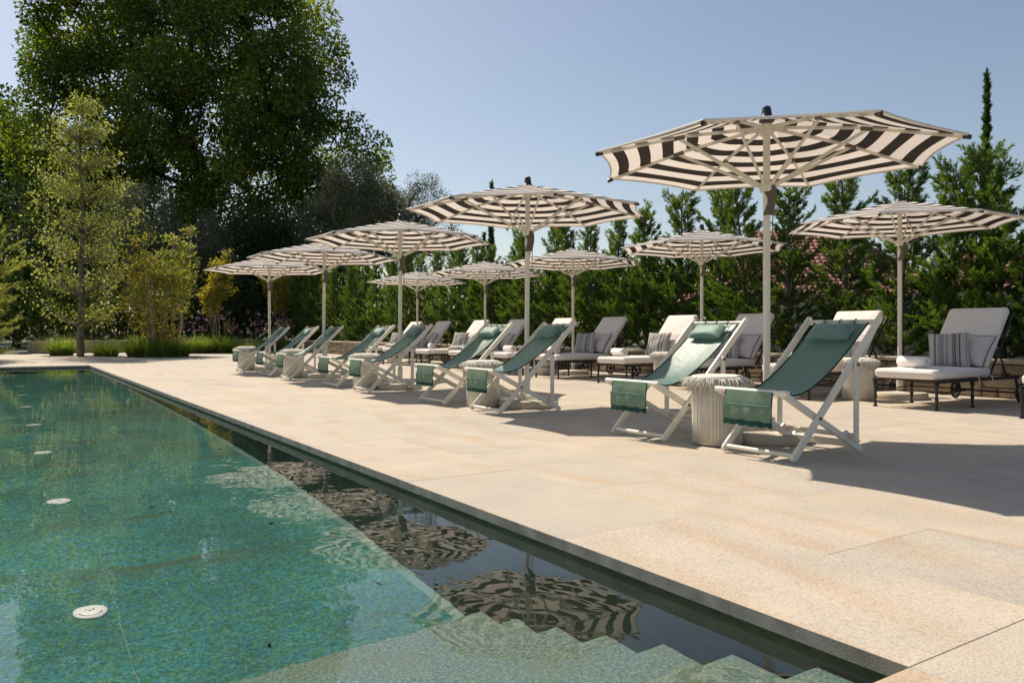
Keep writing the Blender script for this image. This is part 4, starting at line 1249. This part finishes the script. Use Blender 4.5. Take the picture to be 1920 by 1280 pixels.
def blossoms(t, pts, seed, size=.15, n=34):
    rng = np.random.default_rng(seed); C = []
    for p in pts: C.append(np.array(p) + rng.normal(0, size * .5, (n, 3)) * np.array((.8, .8, 1.5)))
    C = np.concatenate(C); k = len(C); D = unit(rng.normal(0, 1, (k, 3))); N = unit(rng.normal(0, 1, (k, 3)))
    link('blossom', leaf_mesh('blossom', C, D, N, .06, .05, MAT['pink'], rng.random(k)), t)
t, tops = columnar('crape_myrtle', 'green-gold crape myrtle with pink blossom behind the golden shrub', (5.7, 32.4, 0), 4.6, .75, 60, 12, .12, .08, MAT['lime_leaf'], MAT['bark_pale'], .03, 53, 4, 1.4, (.13, .26), .9, 'shrub', 'crape myrtles', lambda u: .8 - .3 * u)
blossoms(t, [tp[-1] + np.array((0, 0, .1)) for tp in tops[:3]], 1)
t, tops = columnar('crape_myrtle', 'slender yellow crape myrtle with pink tips left of the farthest parasol', (8.0, 36.2, 0), 4.25, .72, 75, 13, .13, .085, MAT['yellow_leaf'], MAT['bark_pale'], .035, 54, 4, 1.7, (.14, .28), .9, 'shrub', 'crape myrtles', lambda u: .85 - .35 * u)
blossoms(t, [tp[-1] + np.array((0, 0, .12)) for tp in tops[:3]], 2)
columnar('crape_myrtle', 'yellow crape myrtle with bare stems behind the farthest poolside parasol', (11.75, 38.6, .35), 3.9, .95, 95, 13, .14, .09, MAT['yellow_leaf'], MAT['bark_pale'], .035, 55, 5, 1.5, (.14, .3), .8, 'shrub', 'crape myrtles', lambda u: .9 - .35 * u)
# lime-gold conifer at the left edge
lg = conifer_meshes(270, 7.2, 1.25, 150, MAT['lime_leaf'], MAT['bark'], .7, 4, .5, 15, .1)
p = from_view(-48, 622, 25); put_conifer('golden_conifer', 'golden-green conifer cut by the left edge', lg, (p[0], p[1], 0), 1.0, 0)

# ------------------------------------------------------------------ grasses and perennials
def grass_meshes(seed, n, h, spread, mat, w=.012):
    rng = np.random.default_rng(seed); me_v = []; fs = []
    V = []; T = []
    az = rng.uniform(0, 6.28, n); r0 = spread * .45 * np.sqrt(rng.random(n)); hh = h * rng.uniform(.4, 1.2, n); bend = rng.uniform(.15, 1.15, n) * h
    a2 = az + rng.normal(0, .5, n)
    dx, dy = np.cos(a2), np.sin(a2); sx, sy = -dy, dx
    bx, by = r0 * np.cos(az), r0 * np.sin(az)
    lv = []
    for q in range(4):
        u = q / 3; ww = w * (1 - u) * .5 + .0008
        cx = bx + dx * bend * u * u; cyy = by + dy * bend * u * u; cz = hh * (u - .28 * u * u * bend / h)
        lv.append(np.stack([cx + sx * ww, cyy + sy * ww, cz], 1)); lv.append(np.stack([cx - sx * ww, cyy - sy * ww, cz], 1))
    V = np.stack(lv, 1).reshape(-1, 3)
    b = (np.arange(n) * 8)[:, None]
    F = np.concatenate([b + [0, 1, 3, 2], b + [2, 3, 5, 4], b + [4, 5, 7, 6]], 1).reshape(-1, 4)
    me = bpy.data.meshes.new('blades'); me.from_pydata(V.tolist(), [], F.tolist())
    at = me.attributes.new('tint', 'FLOAT', 'FACE'); at.data.foreach_set('value', np.repeat(rng.random(n), 3).astype(np.float32))
    me.materials.append(mat); return me
gm = [grass_meshes(300 + q, 480, .74, .45, MAT['grass'], .014) for q in range(3)]
sp = []
for x0, x1, d, nn in ((100, 132, 29.2, 2), (178, 212, 29.0, 2), (245, 350, 28.2, 6), (360, 445, 32.5, 5)):
    for q in range(nn): sp.append((x0 + (x1 - x0) * (q + .5) / nn + rr.uniform(-6, 6), d + rr.uniform(-.5, .5)))
names = ['beside the young tree trunk, outermost on the left', 'beside the young tree trunk, on its left', 'beside the young tree trunk, on its right', 'beside the young tree trunk, outermost on the right'] + \
        ['under the golden shrub, %s from its left' % ORD[q] for q in range(6)] + ['under the slender crape myrtle, %s from its left' % ORD[q] for q in range(5)]
for k, (px, d) in enumerate(sp):
    p = from_view(px, 622, d)
    t = thing('ornamental_grass', 'green clump of fine grass ' + names[k], 'grass', (p[0], p[1], 0), rr.uniform(0, 6.28), 'grass clumps at the end of the terrace'); s_ = rr.uniform(.85, 1.2); t.scale = (s_ * 1.2, s_ * 1.2, s_)
    b = link('blades', gm[k % 3], t); b['kind'] = 'stuff'
def perennial_mesh(seed, n, h, head, flower):
    rng = np.random.default_rng(seed); st_ = MB(); C = []; 
    for k in range(n):
        a = rng.uniform(0, 6.28); r = .25 * math.sqrt(rng.random()); H = h * rng.uniform(.65, 1.1); lean = rng.normal(0, .16, 2) * H
        p0 = (r * math.cos(a), r * math.sin(a), 0); p1 = (p0[0] + lean[0] * .4, p0[1] + lean[1] * .4, H * .6); p2 = (p0[0] + lean[0], p0[1] + lean[1], H)
        st_.tube([p0, p1, p2], [.005, .004, .003], 3, False)
        m = 8 if flower == 'verbena' else 26
        if flower == 'verbena': C.append(np.array(p2) + rng.normal(0, head, (m, 3)))
        else:
            u = rng.random(m)[:, None]; dv = (np.array(p2) - np.array(p1)); dv = dv / np.linalg.norm(dv)
            C.append(np.array(p2) + dv * (u * .26 - .05) + rng.normal(0, .014, (m, 3)) + np.array((lean[0], lean[1], -.2)) * u * u * .2)
    C = np.concatenate(C); k = len(C)
    D = unit(rng.normal(0, 1, (k, 3)) + (np.array((0, 0, 1.5)) if flower != 'verbena' else 0))
    return st_.mesh('stems', MAT['grass'] if flower == 'verbena' else MAT['plume']), leaf_mesh('flowers', C, D, unit(rng.normal(0, 1, (k, 3))), .045 if flower == 'verbena' else .07, .035 if flower == 'verbena' else .018, MAT['verbena' if flower == 'verbena' else 'plume'], rng.random(k))
pv = [perennial_mesh(320, 11, 1.25, .028, 'verbena'), perennial_mesh(321, 10, 1.5, .03, 'verbena')]; pg = [perennial_mesh(322, 20, 1.1, .03, 'plume')]
spots = [(358, 33.2, 0), (378, 33.8, 0), (395, 33.4, 1), (415, 33.8, 2), (432, 33.3, 1), (448, 34, 0), (468, 35.0, 1), (488, 35.4, 0), (512, 36, 1), (535, 36, 2), (548, 36.4, 2), (565, 36.2, 0), (585, 36.6, 1), (600, 37, 2)]
nv = npl = 0
for k, (px, d, kind) in enumerate(spots):
    p = from_view(px, 622, d)
    if p[0] > DX1 - .5: p[0] = DX1 - .5
    if kind < 2:
        t = thing('verbena_plant', 'wiry purple verbena, %s from the left at the terrace end' % ORD[nv], 'flower', (p[0], p[1], 0), rr.uniform(0, 6), 'purple verbenas'); nv += 1; ms = pv[kind]
    else:
        t = thing('plume_grass', 'tan feathery plume grass, %s from the left among the verbenas' % ORD[npl], 'grass', (p[0], p[1], 0), rr.uniform(0, 6), 'plume grasses'); npl += 1; ms = pg[0]
    s_ = rr.uniform(.9, 1.2); t.scale = (s_,) * 3
    a_ = link('stems', ms[0], t); a_['kind'] = 'stuff'; b_ = link('flowers', ms[1], t); b_['kind'] = 'stuff'
    b2 = link('foliage', gm[k % 3], t); b2['kind'] = 'stuff'; b2.scale = (.9, .9, .75)
# soil pockets the planting grows from
for (px, d, w, h) in ((156, 29.2, 1.5, .55), (298, 28.3, 1.3, .6), (402, 33.2, 1.4, .8), (520, 36.2, 2.1, .7)):
    p = from_view(px, 622, d); m = MB(); n = 28
    ring = [(p[0] + w * math.cos(6.283 * q / n) * rr.uniform(.92, 1.05), p[1] + h * math.sin(6.283 * q / n) * rr.uniform(.92, 1.05) , .006) for q in range(n)]
    m.add(ring + [(p[0], p[1], .03)], [(q, (q + 1) % n, n) for q in range(n)]); struct(m.build('planting_pocket', MAT['soil'], None, 180))

# ------------------------------------------------------------------ houses, fence and trees beyond the hedge
def tiled_plane(o, u, v, n, nu, nv, mat, name, parent):
    """barrel tiles laid in courses over the parallelogram o, u (along eaves), v (up slope)"""
    o, u, v = Vector(o), Vector(u), Vector(v); nn = u.cross(v).normalized()
    if nn.z < 0: nn = -nn
    m = MB(); du, dv = u / nu, v / nv; r = du.length * .5
    for j in range(nv):
        for i in range(nu):
            p = o + du * (i + .5) + dv * j
            rings = []
            for (q, lift) in ((0, .035), (1.08, .0)):
                c = p + dv * q + nn * lift
                rings.append([c + du.normalized() * (r * math.cos(a)) + nn * (r * .75 * math.sin(a)) for a in (3.14, 2.3, 1.57, .84, 0)])
            m.loft(rings, cap=False, closed=False)
    ob = m.build(name, mat, parent, 60); ob['kind'] = 'stuff'; return ob
def house(name, label, loc, rz, Lx, Ly, he, hr, hip, nu, nv):
    t = thing(name, label, 'house', loc, rz)
    MB().box(0, Lx, .0, Ly, -.5, he).build('wall', MAT['plaster'], t)
    ov = .45; rise = hr - he; hp = hip
    # roof core under the tiles
    a = [(-ov, -ov, he), (Lx + ov, -ov, he), (Lx + ov, Ly + ov, he), (-ov, Ly + ov, he), (hp, Ly / 2, hr), (Lx - hp, Ly / 2, hr)]
    rf = MB().add(a, [(0, 1, 5, 4), (2, 3, 4, 5), (1, 2, 5), (3, 0, 4), (0, 3, 2, 1)]).build('roof', MAT['tile'], t)
    # front slope tiles course by course, clipped by the hips
    m = MB(); w = (Lx + 2 * ov) / nu
    sl = Vector((0, Ly / 2 + ov, rise)); nn = Vector((0, -rise, Ly / 2 + ov)).normalized()
    for j in range(nv):
        u0 = j / nv
        for i in range(nu):
            x = -ov + (i + .5) * w
            if x < -ov + (hp + ov) * u0 or x > Lx + ov - (hp + ov) * u0: continue
            p = Vector((x, -ov, he)) + sl * u0 + nn * .02; r = w * .5; rings = []
            for q, lift in ((0, .05), (1.1, .0)):
                c = p + sl * (q / nv) + nn * lift
                rings.append([c + Vector((r * math.cos(b), 0, 0)) + nn * (r * .8 * math.sin(b)) for b in (3.14, 2.3, 1.57, .84, 0)])
            m.loft(rings, cap=False, closed=False)
    ob = m.build('roof_tiles', MAT['tile'], rf, 60); ob['kind'] = 'stuff'
    m = MB(); sl = Vector((-(hp + ov), 0, rise)); nn = Vector((rise, 0, hp + ov)).normalized(); w2 = (Ly + 2 * ov) / int(nu * Ly / Lx); 
    for j in range(nv):
        u0 = j / nv
        for i in range(int(nu * Ly / Lx)):
            y = -ov + (i + .5) * w2
            if y < -ov + (Ly / 2 + ov) * u0 or y > Ly + ov - (Ly / 2 + ov) * u0: continue
            p = Vector((Lx + ov, y, he)) + sl * u0 + nn * .02; r = w2 * .5; rings = []
            for q, lift in ((0, .05), (1.1, .0)):
                c = p + sl * (q / nv) + nn * lift
                rings.append([c + Vector((0, r * math.cos(b), 0)) + nn * (r * .8 * math.sin(b)) for b in (3.14, 2.3, 1.57, .84, 0)])
            m.loft(rings, cap=False, closed=False)
    ob = m.build('hip_tiles', MAT['tile'], rf, 60); ob['kind'] = 'stuff'
    cx = Lx * .72
    MB().box(cx, cx + .6, Ly * .3, Ly * .3 + .5, he + rise * .4, hr + .25).box(cx - .06, cx + .66, Ly * .3 - .06, Ly * .3 + .56, hr + .25, hr + .33).build('chimney', MAT['plaster'], rf)
    for x in (Lx * .2, Lx * .5, Lx * .8):
        w_ = MB().box(x - .5, x + .5, -.04, -.002, he - 1.7, he - .5).build('window', MAT['plaster'], t)
        MB().box(x - .44, x - .02, -.055, -.043, he - 1.64, he - .56).build('pane', MAT['glass'], w_); MB().box(x + .02, x + .44, -.055, -.043, he - 1.64, he - .56).build('pane', MAT['glass'], w_)
    return t
p = from_view(1330, 622, 31.5)
house('tiled_house', 'cream house with red tiled roof seen through the cypresses', (p[0], p[1], 0), R(-38), 8.6, 7.0, 2.35, 5.3, 2.4, 38, 18)
p = from_view(1790, 622, 27)
house('tiled_house', 'second house with red-brown tiled roof behind the cypresses near the right edge', (p[0], p[1], 0), R(-45), 7, 6, 2.3, 4.1, 1.8, 30, 14)
# wire fence beyond the hedge
fp0 = from_view(1480, 622, 21.5); fp1 = from_view(1930, 622, 17.5)
fence = thing('wire_fence', 'wire fence on grey posts between the cypress hedge and the houses', 'fence', (fp0[0], fp0[1], 0))
dv = Vector(fp1 - fp0); dv.z = 0
for q in range(4):
    c = dv * (q / 3); MB().box(c.x - .09, c.x + .09, c.y - .09, c.y + .09, -.1, 2.75, .02).build('post', MAT['grey_post'], fence)
for q in range(9):
    z = 1.15 + .19 * q
    MB().tube([(0, 0, z), tuple(dv * .5 + Vector((0, 0, z - .02))), tuple(dv + Vector((0, 0, z)))], .006, 4, False).build('wire', MAT['grey_post'], fence)
gw0 = from_view(1600, 622, 23); gw1 = from_view(1990, 622, 20); dv = gw1 - gw0
gw = thing('garden_wall', 'pale garden wall behind the cypresses near the right edge', 'wall', (gw0[0], gw0[1], 0), math.atan2(dv[1], dv[0])); L_ = math.hypot(dv[0], dv[1])
MB().box(0, L_, -.12, .12, -.2, 1.85).build('wall', MAT['mortar'], gw); MB().box(-.05, L_ + .05, -.17, .17, 1.85, 1.95, .01).build('coping', MAT['cap'], gw)
for k, (px, py, d, r, lb) in enumerate(((960, 540, 55, 70, 'dim rounded tree behind the hedge left of the second parasol pole'), (1110, 545, 52, 70, 'dim rounded tree behind the middle of the hedge'), (1260, 548, 52, 62, 'dim rounded tree behind the hedge left of the house'), (1760, 570, 44, 60, 'dim rounded tree between the two houses'), (1960, 520, 34, 80, 'dim rounded tree behind the hedge at the right edge'))):
    bush_tree('rounded_tree', lb, [(px, py, d, r * .7), (px - 55, py + 25, d, r * .7), (px + 55, py + 20, d, r * .7)], 60, 170, MAT['dark_leaf'], MAT['bark_dark'], .24, .14, 70 + k, .2, (.6, 1.1), 'trees beyond the hedge', None, .6)
